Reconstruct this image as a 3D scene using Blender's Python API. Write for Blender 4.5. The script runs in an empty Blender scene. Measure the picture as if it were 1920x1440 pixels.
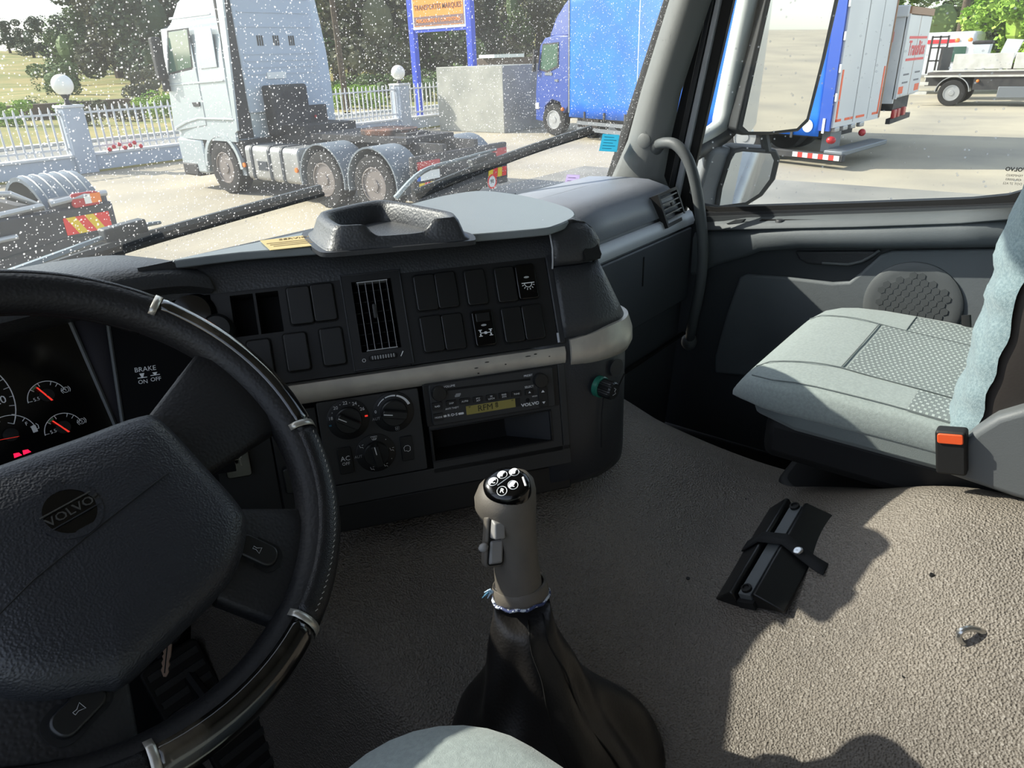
import bpy, bmesh, math, random
import numpy as np
from mathutils import Vector, Matrix
random.seed(7)
SC = bpy.context.scene
COL = SC.collection

# ------------------------------------------------------------------ camera
CAM = Vector((-.75, 0, 2.4)); YAW, PITCH, ROLL, FPX = 51., 24.7, 2.0, 1331.
def _axes():
    y, p, r = map(math.radians, (YAW, PITCH, ROLL))
    fw = Vector((math.sin(y)*math.cos(p), math.cos(y)*math.cos(p), -math.sin(p)))
    rt = Vector((math.cos(y), -math.sin(y), 0)); up = rt.cross(fw)
    return rt*math.cos(r)-up*math.sin(r), up*math.cos(r)+rt*math.sin(r), fw
RT, UP, FW = _axes()
cam = bpy.data.objects.new('camera', bpy.data.cameras.new('camera')); COL.objects.link(cam)
m = Matrix((RT, UP, -FW)).transposed().to_4x4(); m.translation = CAM
cam.matrix_world = m
cam.data.sensor_width = 36; cam.data.lens = FPX/1920*36; cam.data.clip_start = .02; cam.data.clip_end = 900
SC.camera = cam

# ------------------------------------------------------------------ light
SUN_AZ, SUN_EL = math.radians(23), math.radians(35.5)      # azimuth left of straight ahead
SUNV = Vector((-math.sin(SUN_AZ)*math.cos(SUN_EL), math.cos(SUN_AZ)*math.cos(SUN_EL), math.sin(SUN_EL)))
sl = bpy.data.lights.new('sun', 'SUN'); sl.energy = 4.0; sl.angle = math.radians(.6); sl.color = (1, .93, .82)
so = bpy.data.objects.new('sun', sl); COL.objects.link(so)
so.rotation_euler = SUNV.to_track_quat('Z', 'Y').to_euler(); so.location = SUNV*60
wd = bpy.data.worlds.new('sky'); SC.world = wd; wd.use_nodes = True
nt = wd.node_tree; bg = nt.nodes['Background']
sky = nt.nodes.new('ShaderNodeTexSky'); sky.sky_type = 'NISHITA'; sky.sun_disc = False
sky.sun_elevation = SUN_EL; sky.sun_rotation = -SUN_AZ; sky.air_density = 1.0; sky.dust_density = .8; sky.ozone_density = 1.5
hs = nt.nodes.new('ShaderNodeHueSaturation'); hs.inputs['Saturation'].default_value = .55; nt.links.new(sky.outputs[0], hs.inputs['Color']); nt.links.new(hs.outputs[0], bg.inputs[0]); bg.inputs[1].default_value = .21
vs = SC.view_settings; vs.view_transform = 'Standard'; vs.look = 'None'; vs.gamma = 1; vs.use_curve_mapping = False
vs.exposure = .85
cy = SC.cycles; cy.max_bounces = 8; cy.diffuse_bounces = 4; cy.glossy_bounces = 3; cy.transmission_bounces = 2; cy.transparent_max_bounces = 8; cy.caustics_reflective = False; cy.caustics_refractive = False

# ------------------------------------------------------------------ pixel rays (1920x1440) onto real planes
def ray(px, py): return RT*((px-960)/FPX)+UP*((720-py)/FPX)+FW
def at(px, py, axis, val):
    d = ray(px, py); i = 'xyz'.index(axis); return CAM+d*((val-CAM[i])/d[i])
def dep(px, py, D): return CAM+ray(px, py)*D
def onp(px, py, p0, n):
    d = ray(px, py); return CAM+d*((Vector(p0)-CAM).dot(n)/d.dot(n))
def V(*a): return Vector(a)

# ------------------------------------------------------------------ mesh helpers
class Fr:
    def __init__(s, o, u, v):
        s.o = Vector(o); s.u = Vector(u).normalized(); v = Vector(v); s.n = s.u.cross(v).normalized(); s.v = s.n.cross(s.u)
    def p(s, a, b, c=0): return s.o+s.u*a+s.v*b+s.n*c
    def px(s, x, y, c=0):
        q = onp(x, y, s.o+s.n*c, s.n)-s.o; return (q.dot(s.u), q.dot(s.v))
    def at(s, a, b, c=0): return Fr(s.p(a, b, c), s.u, s.v)
    def rot(s, deg):
        t = math.radians(deg); return Fr(s.o, s.u*math.cos(t)+s.v*math.sin(t), s.v*math.cos(t)-s.u*math.sin(t))
WORLD = Fr((0, 0, 0), (1, 0, 0), (0, 1, 0))
def XZ(o): return Fr(o, (1, 0, 0), (0, 0, 1))           # faces -y
def rr(x0, x1, y0, y1, r, n=4):
    r = min(r, (x1-x0)/2-1e-5, (y1-y0)/2-1e-5); o = []
    for cx, cy, a0 in ((x1-r, y0+r, -90), (x1-r, y1-r, 0), (x0+r, y1-r, 90), (x0+r, y0+r, 180)):
        for k in range(n+1):
            a = math.radians(a0+90*k/n); o.append((cx+r*math.cos(a), cy+r*math.sin(a)))
    return o
def ell(cx, cy, rx, ry, n=24, a0=0, a1=360):
    k = n if a1-a0 >= 359.9 else n+1
    return [(cx+rx*math.cos(math.radians(a0+(a1-a0)*i/n)), cy+ry*math.sin(math.radians(a0+(a1-a0)*i/n))) for i in range(k)]
def catmull(pts, n=6, closed=False):
    P = [Vector(p) for p in pts]; N = len(P); o = []
    for i in range(N if closed else N-1):
        g = (lambda k: P[k % N]) if closed else (lambda k: P[max(0, min(N-1, k))])
        a, b, c, d = g(i-1), g(i), g(i+1), g(i+2)
        for k in range(n):
            t = k/n
            o.append(.5*((2*b)+(c-a)*t+(2*a-5*b+4*c-d)*t*t+(3*b-a-3*c+d)*t**3))
    if not closed: o.append(P[-1])
    return o
class MB:
    def __init__(s): s.v = []; s.f = []
    def add(s, vs, fs):
        k = len(s.v); s.v += [tuple(x) for x in vs]; s.f += [tuple(i+k for i in f) for f in fs]; return s
    def box(s, F, a0, a1, b0, b1, c0, c1):
        return s.add([F.p(a, b, c) for c in (c0, c1) for b in (b0, b1) for a in (a0, a1)],
                     [(0, 2, 3, 1), (4, 5, 7, 6), (0, 1, 5, 4), (2, 6, 7, 3), (0, 4, 6, 2), (1, 3, 7, 5)])
    def prism(s, F, poly, c0, c1, inset=0):
        n = len(poly)
        if inset:
            cx = sum(p[0] for p in poly)/n; cy = sum(p[1] for p in poly)/n
            R = max(math.hypot(p[0]-cx, p[1]-cy) for p in poly)
            top = [(cx+(p[0]-cx)*(1-inset/R), cy+(p[1]-cy)*(1-inset/R)) for p in poly]
        else: top = poly
        return s.add([F.p(a, b, c0) for a, b in poly]+[F.p(a, b, c1) for a, b in top],
                     [tuple(range(n))[::-1], tuple(range(n, 2*n))]+[(i, (i+1) % n, n+(i+1) % n, n+i) for i in range(n)])
    def loft(s, rings, closed=True, cap=True, loop=False):
        n = len(rings[0]); vs = [p for r in rings for p in r]; fs = []; R = len(rings)
        for j in range(R if loop else R-1):
            k = (j+1) % R
            for i in range(n if closed else n-1):
                i2 = (i+1) % n; fs.append((j*n+i, j*n+i2, k*n+i2, k*n+i))
        if cap and not loop and closed:
            fs.append(tuple(range(n))[::-1]); fs.append(tuple((R-1)*n+i for i in range(n)))
        return s.add(vs, fs)
    def tube(s, pts, r, n=8, cap=True, flat=1., loop=False):
        P = [Vector(p) for p in pts]; N = len(P); rings = []; ref = None
        for i, p in enumerate(P):
            if loop: t = P[(i+1) % N]-P[i-1]
            else: t = P[min(i+1, N-1)]-P[max(i-1, 0)]
            t = t.normalized()
            if ref is None: ref = Vector((0, 0, 1)) if abs(t.z) < .9 else Vector((1, 0, 0))
            b = t.cross(ref).normalized(); ref = b.cross(t).normalized()
            ri = r[i] if isinstance(r, (list, tuple)) else r
            rings.append([p+b*ri*math.cos(2*math.pi*k/n)+ref*ri*flat*math.sin(2*math.pi*k/n) for k in range(n)])
        return s.loft(rings, True, cap, loop)
    def lathe(s, F, prof, n=24, cap=True):
        return s.loft([[F.p(r*math.cos(2*math.pi*k/n), r*math.sin(2*math.pi*k/n), c) for k in range(n)] for r, c in prof], True, cap)
    def ball(s, c, rx, ry=None, rz=None, n=12, m=8):
        ry = ry or rx; rz = rz or rx; c = Vector(c)
        return s.loft([[c+V(rx*math.sin(math.pi*j/m+1e-4)*math.cos(2*math.pi*k/n), ry*math.sin(math.pi*j/m+1e-4)*math.sin(2*math.pi*k/n), -rz*math.cos(math.pi*j/m)) for k in range(n)] for j in range(m+1)])
    def grid(s, fn, nu, nv):
        return s.add([fn(i/nu, j/nv) for j in range(nv+1) for i in range(nu+1)],
                     [(j*(nu+1)+i, j*(nu+1)+i+1, (j+1)*(nu+1)+i+1, (j+1)*(nu+1)+i) for j in range(nv) for i in range(nu)])
    def holed(s, F, x0, x1, y0, y1, holes, t=.004, c=0, walls=True):
        """front plate at height c with rectangular recesses (x0,x1,y0,y1,depth) that have walls and a bottom"""
        xs = sorted({x0, x1, *[h[0] for h in holes], *[h[1] for h in holes]}); ys = sorted({y0, y1, *[h[2] for h in holes], *[h[3] for h in holes]})
        for i in range(len(xs)-1):
            for j in range(len(ys)-1):
                mx, my = (xs[i]+xs[i+1])/2, (ys[j]+ys[j+1])/2
                if any(h[0] < mx < h[1] and h[2] < my < h[3] for h in holes): continue
                s.add([F.p(xs[i], ys[j], c), F.p(xs[i+1], ys[j], c), F.p(xs[i+1], ys[j+1], c), F.p(xs[i], ys[j+1], c)], [(0, 1, 2, 3)])
        for h in (holes if walls else ()):
            a = [(h[0], h[2]), (h[1], h[2]), (h[1], h[3]), (h[0], h[3])]
            s.add([F.p(x, y, c) for x, y in a]+[F.p(x, y, c-h[4]) for x, y in a], [(1, 0, 4, 5), (2, 1, 5, 6), (3, 2, 6, 7), (0, 3, 7, 4), (4, 5, 6, 7)])
        a = [(x0, y0), (x1, y0), (x1, y1), (x0, y1)]
        s.add([F.p(x, y, c) for x, y in a]+[F.p(x, y, c-t) for x, y in a], [(0, 1, 5, 4), (1, 2, 6, 5), (2, 3, 7, 6), (3, 0, 4, 7)])
        return s
    def wells(s, F, holes, c=0):
        for h in holes:
            a = [(h[0], h[2]), (h[1], h[2]), (h[1], h[3]), (h[0], h[3])]
            s.add([F.p(x, y, c) for x, y in a]+[F.p(x, y, c-h[4]) for x, y in a], [(1, 0, 4, 5), (2, 1, 5, 6), (3, 2, 6, 7), (0, 3, 7, 4), (4, 5, 6, 7)])
        return s
    def build(s, name, mat, parent=None, bevel=0, seg=2, smooth=38, sub=0, solid=0, weld=True):
        me = bpy.data.meshes.new(name); me.from_pydata(s.v, [], s.f)
        bm = bmesh.new(); bm.from_mesh(me)
        if weld: bmesh.ops.remove_doubles(bm, verts=bm.verts, dist=1e-5)
        bmesh.ops.recalc_face_normals(bm, faces=bm.faces)
        bm.to_mesh(me); bm.free(); me.update()
        return link(name, me, mat, parent, bevel, seg, smooth, sub, solid)
def link(name, me, mat, parent=None, bevel=0, seg=2, smooth=38, sub=0, solid=0):
    if mat is not None and not me.materials: me.materials.append(mat)
    if smooth and len(me.polygons):
        me.polygons.foreach_set('use_smooth', [True]*len(me.polygons)); me.set_sharp_from_angle(angle=math.radians(smooth))
    o = bpy.data.objects.new(name, me); COL.objects.link(o)
    if solid: md = o.modifiers.new('solid', 'SOLIDIFY'); md.thickness = solid; md.offset = 0
    if bevel: md = o.modifiers.new('bevel', 'BEVEL'); md.width = bevel; md.segments = seg; md.limit_method = 'ANGLE'; md.angle_limit = math.radians(40)
    if sub: md = o.modifiers.new('sub', 'SUBSURF'); md.levels = sub; md.render_levels = sub
    par(o, parent); return o
def par(o, parent):
    if parent is None: return o
    o.parent = parent
    if parent.type == 'EMPTY': o.matrix_parent_inverse = Matrix.Translation(parent.location).inverted()
    return o
def tag(o, label=None, cat=None, group=None, kind=None):
    if label: o['label'] = label
    if cat: o['category'] = cat
    if group: o['group'] = group
    if kind: o['kind'] = kind
    return o
def thing(name, loc, label=None, cat=None, group=None, kind=None):
    o = bpy.data.objects.new(name, None); COL.objects.link(o); o.location = loc; o.empty_display_size = .1
    return tag(o, label, cat, group, kind)
def twin(root, delta, label=None, group=None, rotz=0):
    def rec(o, p):
        c = o.copy(); COL.objects.link(c)
        if p is not None: c.parent = p; c.matrix_parent_inverse = o.matrix_parent_inverse.copy()
        for ch in list(o.children): rec(ch, c)
        return c
    c = rec(root, None); c.location = root.location+Vector(delta); c.rotation_euler.z += rotz
    return tag(c, label, None, group)
def text(body, F, size, mat, name, parent, a=0, b=0, c=.0004, ext=.0002, align='CENTER', mirror=False, stretch=1., shear=0., bold=0.):
    cu = bpy.data.curves.new(name, 'FONT'); cu.body = body; cu.size = size; cu.extrude = ext; cu.align_x = align; cu.align_y = 'CENTER'
    cu.resolution_u = 2; cu.shear = shear; cu.offset = bold*size
    t = bpy.data.objects.new(name, cu); COL.objects.link(t)
    dg = bpy.context.evaluated_depsgraph_get(); me = bpy.data.meshes.new_from_object(t.evaluated_get(dg))
    bpy.data.objects.remove(t); bpy.data.curves.remove(cu)
    sx = (-1 if mirror else 1)*stretch
    for v in me.vertices: v.co = F.p(a+v.co.x*sx, b+v.co.y, c+v.co.z)
    me.materials.clear(); me.name = name
    return link(name, me, mat, parent, smooth=0)

# ------------------------------------------------------------------ materials
def lin(c): return tuple(((x/255)/12.92 if x <= 10 else ((x/255+.055)/1.055)**2.4) for x in c)
MATS = {}
def mk(name, c, rough=.6, metal=0, c2=None, cs=3, cd=4, bump=None, bk='noise', spec=.5, coat=0, emit=None, es=1, alpha=None, trans=0, stretch=None, sheen=0, ramp=(.35, .65), ior=None):
    """c, c2: sRGB 0-255; bump=(scale, strength, distance)"""
    M = bpy.data.materials.new(name); M.use_nodes = True; nt = M.node_tree; b = nt.nodes['Principled BSDF']; L = nt.links.new
    b.inputs['Base Color'].default_value = (*lin(c), 1); b.inputs['Roughness'].default_value = rough; b.inputs['Metallic'].default_value = metal
    b.inputs['Specular IOR Level'].default_value = spec
    if coat: b.inputs['Coat Weight'].default_value = coat; b.inputs['Coat Roughness'].default_value = .08
    if sheen: b.inputs['Sheen Weight'].default_value = sheen
    if trans: b.inputs['Transmission Weight'].default_value = trans
    if ior: b.inputs['IOR'].default_value = ior
    if emit: b.inputs['Emission Color'].default_value = (*lin(emit), 1); b.inputs['Emission Strength'].default_value = es
    if c2 or bump:
        tc = nt.nodes.new('ShaderNodeTexCoord'); mp = nt.nodes.new('ShaderNodeMapping'); L(tc.outputs['Object'], mp.inputs[0])
        if stretch: mp.inputs['Scale'].default_value = stretch
    if c2:
        nz = nt.nodes.new('ShaderNodeTexNoise'); nz.inputs['Scale'].default_value = cs; nz.inputs['Detail'].default_value = cd; L(mp.outputs[0], nz.inputs['Vector'])
        rp = nt.nodes.new('ShaderNodeValToRGB'); rp.color_ramp.elements[0].position = ramp[0]; rp.color_ramp.elements[1].position = ramp[1]
        rp.color_ramp.elements[0].color = (*lin(c), 1); rp.color_ramp.elements[1].color = (*lin(c2), 1)
        L(nz.outputs['Fac'], rp.inputs[0]); L(rp.outputs[0], b.inputs['Base Color'])
    if bump:
        if bk == 'voronoi':
            tx = nt.nodes.new('ShaderNodeTexVoronoi'); tx.feature = 'SMOOTH_F1'; out = tx.outputs['Distance']
        elif bk == 'wave':
            tx = nt.nodes.new('ShaderNodeTexWave'); out = tx.outputs['Fac']
        else:
            tx = nt.nodes.new('ShaderNodeTexNoise'); tx.inputs['Detail'].default_value = 3; out = tx.outputs['Fac']
        tx.inputs['Scale'].default_value = bump[0]; L(mp.outputs[0], tx.inputs['Vector'])
        bp = nt.nodes.new('ShaderNodeBump'); bp.inputs['Strength'].default_value = bump[1]; bp.inputs['Distance'].default_value = bump[2]
        L(out, bp.inputs['Height']); L(bp.outputs[0], b.inputs['Normal'])
    MATS[name] = M; return M
G = MATS
def thin_sheet(name, c):
    M = mk(name, c, .7); nt = M.node_tree; b = nt.nodes['Principled BSDF']; tl = nt.nodes.new('ShaderNodeBsdfTranslucent'); tl.inputs[0].default_value = (*lin(c), 1)
    mx = nt.nodes.new('ShaderNodeMixShader'); mx.inputs[0].default_value = .7; out = nt.nodes['Material Output']
    nt.links.new(b.outputs[0], mx.inputs[1]); nt.links.new(tl.outputs[0], mx.inputs[2]); nt.links.new(mx.outputs[0], out.inputs[0])
# cab
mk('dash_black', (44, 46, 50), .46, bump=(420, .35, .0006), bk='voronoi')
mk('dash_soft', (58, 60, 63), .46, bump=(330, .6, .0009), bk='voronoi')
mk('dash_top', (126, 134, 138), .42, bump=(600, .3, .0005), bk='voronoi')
mk('panel_black', (22, 23, 25), .5, bump=(900, .2, .0003))
mk('panel_grey', (50, 51, 52), .55, bump=(900, .2, .0003))
mk('switch_black', (25, 26, 27), .38)
mk('gloss_black', (8, 8, 9), .15)
mk('hole_black', (5, 5, 6), .8)
mk('silver_trim', (198, 192, 180), .36, .25, c2=(184, 178, 168), cs=40)
mk('silver_grey', (196, 199, 206), .45, .1)
mk('plastic_grey', (96, 100, 102), .55, bump=(500, .25, .0005), bk='voronoi')
mk('door_grey', (104, 110, 114), .62, c2=(96, 102, 106), cs=5, bump=(260, .35, .0008))
mk('door_dark', (60, 64, 68), .6, bump=(260, .3, .0006))
mk('pillar_grey', (124, 127, 127), .6, bump=(500, .25, .0005))
mk('rubber', (17, 17, 18), .65)
mk('lamp_print', (244, 245, 246), .6)
mk('print_dim', (176, 178, 180), .6)
mk('needle_red', (225, 62, 48), .5, emit=(225, 50, 40), es=.5)
mk('led_red', (235, 20, 60), .5, emit=(240, 20, 60), es=1.2)
mk('led_amber', (240, 140, 60), .5, emit=(240, 130, 50), es=1.0)
mk('green_print', (70, 120, 84), .6)
mk('lcd', (124, 118, 62), .35, emit=(124, 116, 60), es=.07)
mk('lcd_ink', (38, 40, 26), .5)
mk('green_ring', (40, 110, 92), .3)
mk('wheel_rubber', (26, 26, 28), .55, bump=(330, .55, .0009), bk='voronoi')
mk('wheel_leather', (22, 22, 24), .42, bump=(900, .6, .0006), bk='voronoi')
mk('wheel_wood', (15, 14, 13), .14, c2=(96, 88, 76), cs=22, cd=8, coat=.8, stretch=(1, .5, 1), ramp=(.48, .80))
mk('emblem_grey', (96, 96, 94), .3, .5)
mk('hub_pad', (42, 44, 49), .42, bump=(560, .75, .0008), bk='voronoi')
mk('ring_silver', (188, 184, 174), .32, .6)
mk('stitch', (168, 164, 156), .7)
mk('mat_grey', (136, 128, 118), .48, c2=(110, 104, 97), cs=2.2, cd=5, bump=(400, 1, .0030), bk='voronoi', ramp=(.38, .62))
mk('floor_black', (16, 16, 17), .75)
mk('knob_grey', (108, 101, 92), .55, c2=(92, 87, 80), cs=18, bump=(700, .35, .0006))
mk('knob_light', (146, 144, 142), .45)
mk('boot_leather', (34, 32, 31), .42, bump=(330, .3, .0008), bk='voronoi')
mk('cord', (215, 222, 232), .8, c2=(60, 70, 110), cs=160, ramp=(.48, .52))
mk('frayed', (190, 215, 235), .8)
mk('seat_grey', (150, 160, 158), .88, c2=(138, 148, 146), cs=220, bump=(900, .5, .0008), sheen=.2)
mk('seat_side', (104, 112, 112), .88, bump=(900, .5, .0008), sheen=.2)
mk('seat_denim', (108, 128, 134), .9, c2=(132, 150, 154), cs=300, cd=2, bump=(700, .7, .001), sheen=.3)
mk('seat_brown', (44, 39, 36), .5, bump=(300, .3, .0006))
mk('orange', (232, 92, 48), .4)
mk('pouch_black', (22, 23, 24), .38, bump=(200, .25, .0006))
mk('webbing', (26, 27, 29), .8, bump=(900, .5, .0006))
mk('chrome', (200, 200, 198), .22, .9)
mk('key_brass', (226, 190, 165), .35, .8)
mk('card', (196, 178, 126), .8)
mk('card_ink', (140, 120, 84), .8)
thin_sheet('sticker_blue', (120, 205, 226))
mk('sticker_ink', (50, 110, 140), .7)
thin_sheet('sticker_lilac', (226, 216, 240))
mk('sticker_violet', (120, 90, 150), .7)
mk('ceiling_cloth', (150, 150, 146), .9)
mk('grille_dark', (80, 84, 86), .6)
mk('mirror_grey', (120, 122, 126), .5)
mk('mirror_shell', (196, 199, 198), .45)
mk('mirror_black', (36, 37, 38), .55)
mk('mirror', (235, 235, 235), .02, 1.0)
mk('wiper', (52, 58, 62), .55)
mk('wiper_light', (128, 140, 146), .5)
# ================================================================== CAB SHELL
def glass_mat(name, haze, speck, tint, sc1, sc2):
    M = bpy.data.materials.new(name); M.use_nodes = True; nt = M.node_tree; L = nt.links.new
    for n in list(nt.nodes): nt.nodes.remove(n)
    N = nt.nodes.new; out = N('ShaderNodeOutputMaterial'); tr = N('ShaderNodeBsdfTransparent'); tr.inputs[0].default_value = (*tint, 1)
    gl = N('ShaderNodeBsdfGlossy'); gl.inputs['Roughness'].default_value = .03; gl.inputs[0].default_value = (1, 1, 1, 1)
    df = N('ShaderNodeBsdfDiffuse'); df.inputs[0].default_value = (.72, .74, .74, 1); tl = N('ShaderNodeBsdfTranslucent'); tl.inputs[0].default_value = (.75, .77, .77, 1)
    dirt = N('ShaderNodeMixShader'); dirt.inputs[0].default_value = .65; L(df.outputs[0], dirt.inputs[1]); L(tl.outputs[0], dirt.inputs[2])
    tc = N('ShaderNodeTexCoord'); fac = None
    def dots(scale, r0, r1, keep):
        vo = N('ShaderNodeTexVoronoi'); vo.inputs['Scale'].default_value = scale; L(tc.outputs['Object'], vo.inputs['Vector'])
        mr = N('ShaderNodeMapRange'); mr.inputs[1].default_value = r0; mr.inputs[2].default_value = r1; mr.inputs[3].default_value = 1; mr.inputs[4].default_value = 0; L(vo.outputs['Distance'], mr.inputs[0])
        sp = N('ShaderNodeSeparateColor'); L(vo.outputs['Color'], sp.inputs[0])
        gt = N('ShaderNodeMath'); gt.operation = 'LESS_THAN'; gt.inputs[1].default_value = keep; L(sp.outputs[0], gt.inputs[0])
        ml = N('ShaderNodeMath'); ml.operation = 'MULTIPLY'; L(mr.outputs[0], ml.inputs[0]); L(gt.outputs[0], ml.inputs[1]); return ml.outputs[0]
    d1 = dots(sc1, .10, .24, speck); d2 = dots(sc2, .10, .30, speck)
    mx = N('ShaderNodeMath'); mx.operation = 'MAXIMUM'; L(d1, mx.inputs[0]); L(d2, mx.inputs[1])
    nz = N('ShaderNodeTexNoise'); nz.inputs['Scale'].default_value = 2.5; nz.inputs['Detail'].default_value = 5; L(tc.outputs['Object'], nz.inputs['Vector'])
    m1 = N('ShaderNodeMath'); m1.operation = 'MULTIPLY'; m1.inputs[1].default_value = haze*2; L(nz.outputs['Fac'], m1.inputs[0])
    m2 = N('ShaderNodeMath'); m2.operation = 'MULTIPLY_ADD'; m2.inputs[1].default_value = .7; L(mx.outputs[0], m2.inputs[0]); L(m1.outputs[0], m2.inputs[2]); m2.use_clamp = True
    s1 = N('ShaderNodeMixShader'); L(m2.outputs[0], s1.inputs[0]); L(tr.outputs[0], s1.inputs[1]); L(dirt.outputs[0], s1.inputs[2])
    fr = N('ShaderNodeFresnel'); fr.inputs[0].default_value = 1.25
    s2 = N('ShaderNodeMixShader'); L(fr.outputs[0], s2.inputs[0]); L(s1.outputs[0], s2.inputs[1]); L(gl.outputs[0], s2.inputs[2])
    L(s2.outputs[0], out.inputs[0]); MATS[name] = M; return M
glass_mat('windscreen_glass', .05, .45, (.93, .97, .95), 130, 250)
glass_mat('side_glass', .012, .10, (.95, .98, .97), 70, 150)

def wsy(x, z): return 1.20-.17*x*x-.32*(z-2.1)          # windscreen surface
w1 = MB().grid(lambda a, b: V(-1.06+2.10*a, wsy(-1.06+2.10*a, 1.98+1.0*b), 1.98+1.0*b), 24, 12).build('window_1', G['windscreen_glass'])
tag(w1, 'dusty speckled windscreen glass across the front of the cab', None, None, 'structure')
# cab floor, rear wall, ceiling
fl = MB().box(WORLD, -1.08, 1.08, -1.1, 1.25, 1.32, 1.36).build('floor', G['floor_black']); tag(fl, 'black cab floor in the footwells', None, None, 'structure')
b = MB(); b.box(WORLD, -1.12, 1.12, -1.15, 1.22, 1.10, 1.32)
b.build('floor_panel', G['rubber'], fl)
ce = MB().box(WORLD, -1.1, 1.1, -1.15, .95, 3.02, 3.07).build('ceiling', G['ceiling_cloth'], bevel=.01); tag(ce, 'pale cloth cab ceiling', None, None, 'structure')
rw = MB().box(WORLD, -1.1, 1.1, -1.15, -1.1, 1.32, 3.05).build('wall_rear', G['ceiling_cloth']); tag(rw, 'pale rear cab wall', None, None, 'structure')
wr = MB().box(WORLD, 1.05, 1.1, -1.1, .02, 1.32, 3.05).build('wall_right', G['plastic_grey']); tag(wr, 'cab side wall behind the passenger door', None, None, 'structure')
wl = MB().box(WORLD, -1.12, -1.06, -1.1, -.30, 1.32, 3.05).build('wall_left', G['plastic_grey']); tag(wl, 'cab side wall behind the driver door opening', None, None, 'structure')
d2_ = MB().box(WORLD, -1.10, -1.04, -.30, 1.05, 1.34, 2.04).build('door_light_block', G['door_grey'], bevel=.02); tag(d2_, 'unseen lower driver door panel added to block light left of the steering wheel', None, None, 'structure')  # added out of view to keep side light off the mat
fw_ = MB().box(WORLD, -1.06, 1.06, 1.16, 1.2, 1.32, 2.06).build('wall_front', G['rubber']); tag(fw_, 'dark cab bulkhead under the windscreen', None, None, 'structure')
hd = MB().box(WORLD, -1.06, 1.06, .86, .98, 2.86, 3.05).build('trim_3', G['ceiling_cloth'], bevel=.02); tag(hd, 'header trim above the windscreen', None, None, 'structure')
# left door opening: front post
pl = MB().tube([V(-1.06, wsy(-1.06, z)-.03, z) for z in (1.35, 2.0, 2.4, 2.8, 3.0)], .045, 10).build('trim_2', G['pillar_grey']); tag(pl, 'grey driver side windscreen post', None, None, 'structure')

# right windscreen post (A-pillar): grey inner cover, black seal and outer skin, built on x = 1
def edge(px0, px1, x): return at(px0[0], px0[1], 'x', x), at(px1[0], px1[1], 'x', x)
ap = thing('trim_1', (1.0, .95, 2.1), 'grey windscreen post cover with black seals beside the passenger door', None, None, 'structure')
def pillar_strip(name, lo, hi, mat, x, dx, bev=.006):
    """lo, hi: pixel pairs (left,right) at the foot and at the top"""
    r = []
    for (l, rg) in (lo, hi):
        A = at(*l, 'x', x); B = at(*rg, 'x', x); r.append((A, B))
    d = (r[1][0]-r[0][0]); e = (r[1][1]-r[0][1]); k = 1.9
    r.append((r[0][0]+d*k, r[0][1]+e*k)); r = [r[0], r[2]]
    m = MB(); m.loft([[A, B, B+V(dx, 0, 0), A+V(dx, 0, 0)] for A, B in r]); return m.build(name, mat, ap, bevel=bev)
pillar_strip('seal', ((1130, 350), (1160, 350)), ((1243, 0), (1262, 0)), G['rubber'], 1.005, .03, .003)
pillar_strip('door_post', ((1218, 420), (1278, 420)), ((1318, 0), (1374, 0)), G['rubber'], 1.03, .02, .004)
pillar_strip('weather_strip', ((1254, 400), (1266, 400)), ((1341, 0), (1351, 0)), G['silver_grey'], 1.02, .02, .003)
pillar_strip('inner_seal', ((1242, 400), (1252, 400)), ((1328, 0), (1339, 0)), G['dash_black'], 1.018, .02, .003)
def pillar_cover():
    rows = []
    for (l, r_, bul) in (((1118, 372), (1262, 372), .0), ((1150, 330), (1246, 330), .02), ((1180, 262), (1258, 262), .03), ((1205, 170), (1278, 170), .03), ((1258, 0), (1334, 0), .03)):
        A = at(*l, 'x', 1.0); B = at(*r_, 'x', 1.0); rows.append([A+(B-A)*(k/8)+V(-bul*math.sin(math.pi*k/8)-.002, 0, 0) for k in range(9)])
    d = [rows[-1][i]-rows[-2][i] for i in range(9)]; rows.append([rows[-1][i]+d[i]*2.4 for i in range(9)])
    m = MB(); m.loft(rows, closed=False, cap=False); o = m.build('pillar_cover', G['pillar_grey'], ap, solid=.006)
    return o
pillar_cover()
F = Fr(at(1208, 264, 'x', .968), (0, -1, 0), (0, -.3, 1)); F = Fr(F.o, (0, -1, 0), (0, .28, 1))
MB().lathe(F, [(.019, -.004), (.019, .0015), (.017, .003), (.001, .0035)], 24).build('screw_cap', G['pillar_grey'], ap)

# ================================================================== ENGINE TUNNEL MAT
CP = [(-.40, .78, 1.74), (-.25, .80, 1.77), (0, .66, 1.76), (.2, .55, 1.77), (.34, .62, 1.80), (.36, .80, 1.80), (.0, 1.0, 1.78),
      (0, .42, 1.68), (-.2, .33, 1.62), (-.25, .55, 1.68), (.2, .36, 1.69), (.45, .42, 1.675), (.45, .24, 1.68), (.46, .6, 1.70), (.46, .05, 1.72), (.5, .8, 1.72),
      (.26, .075, 1.835), (.2, -.08, 1.85), (.3, -.3, 1.86), (.05, -.12, 1.78), (.1, .12, 1.745), (-.1, .08, 1.66), (-.25, .1, 1.61), (-.3, -.2, 1.66), (0, -.4, 1.83), (.2, -.7, 1.87), (-.3, -.6, 1.80), (.5, -.3, 1.80)]
def _tps():
    P = np.array(CP); n = len(P); d = np.linalg.norm(P[:, None, :2]-P[None, :, :2], axis=2)
    K = np.where(d > 0, d*d*np.log(d+1e-9), 0)+np.eye(n)*.004; Q = np.hstack([np.ones((n, 1)), P[:, :2]])
    A = np.block([[K, Q], [Q.T, np.zeros((3, 3))]]); return P, np.linalg.solve(A, np.concatenate([P[:, 2], np.zeros(3)]))
_P, _W = _tps()
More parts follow.
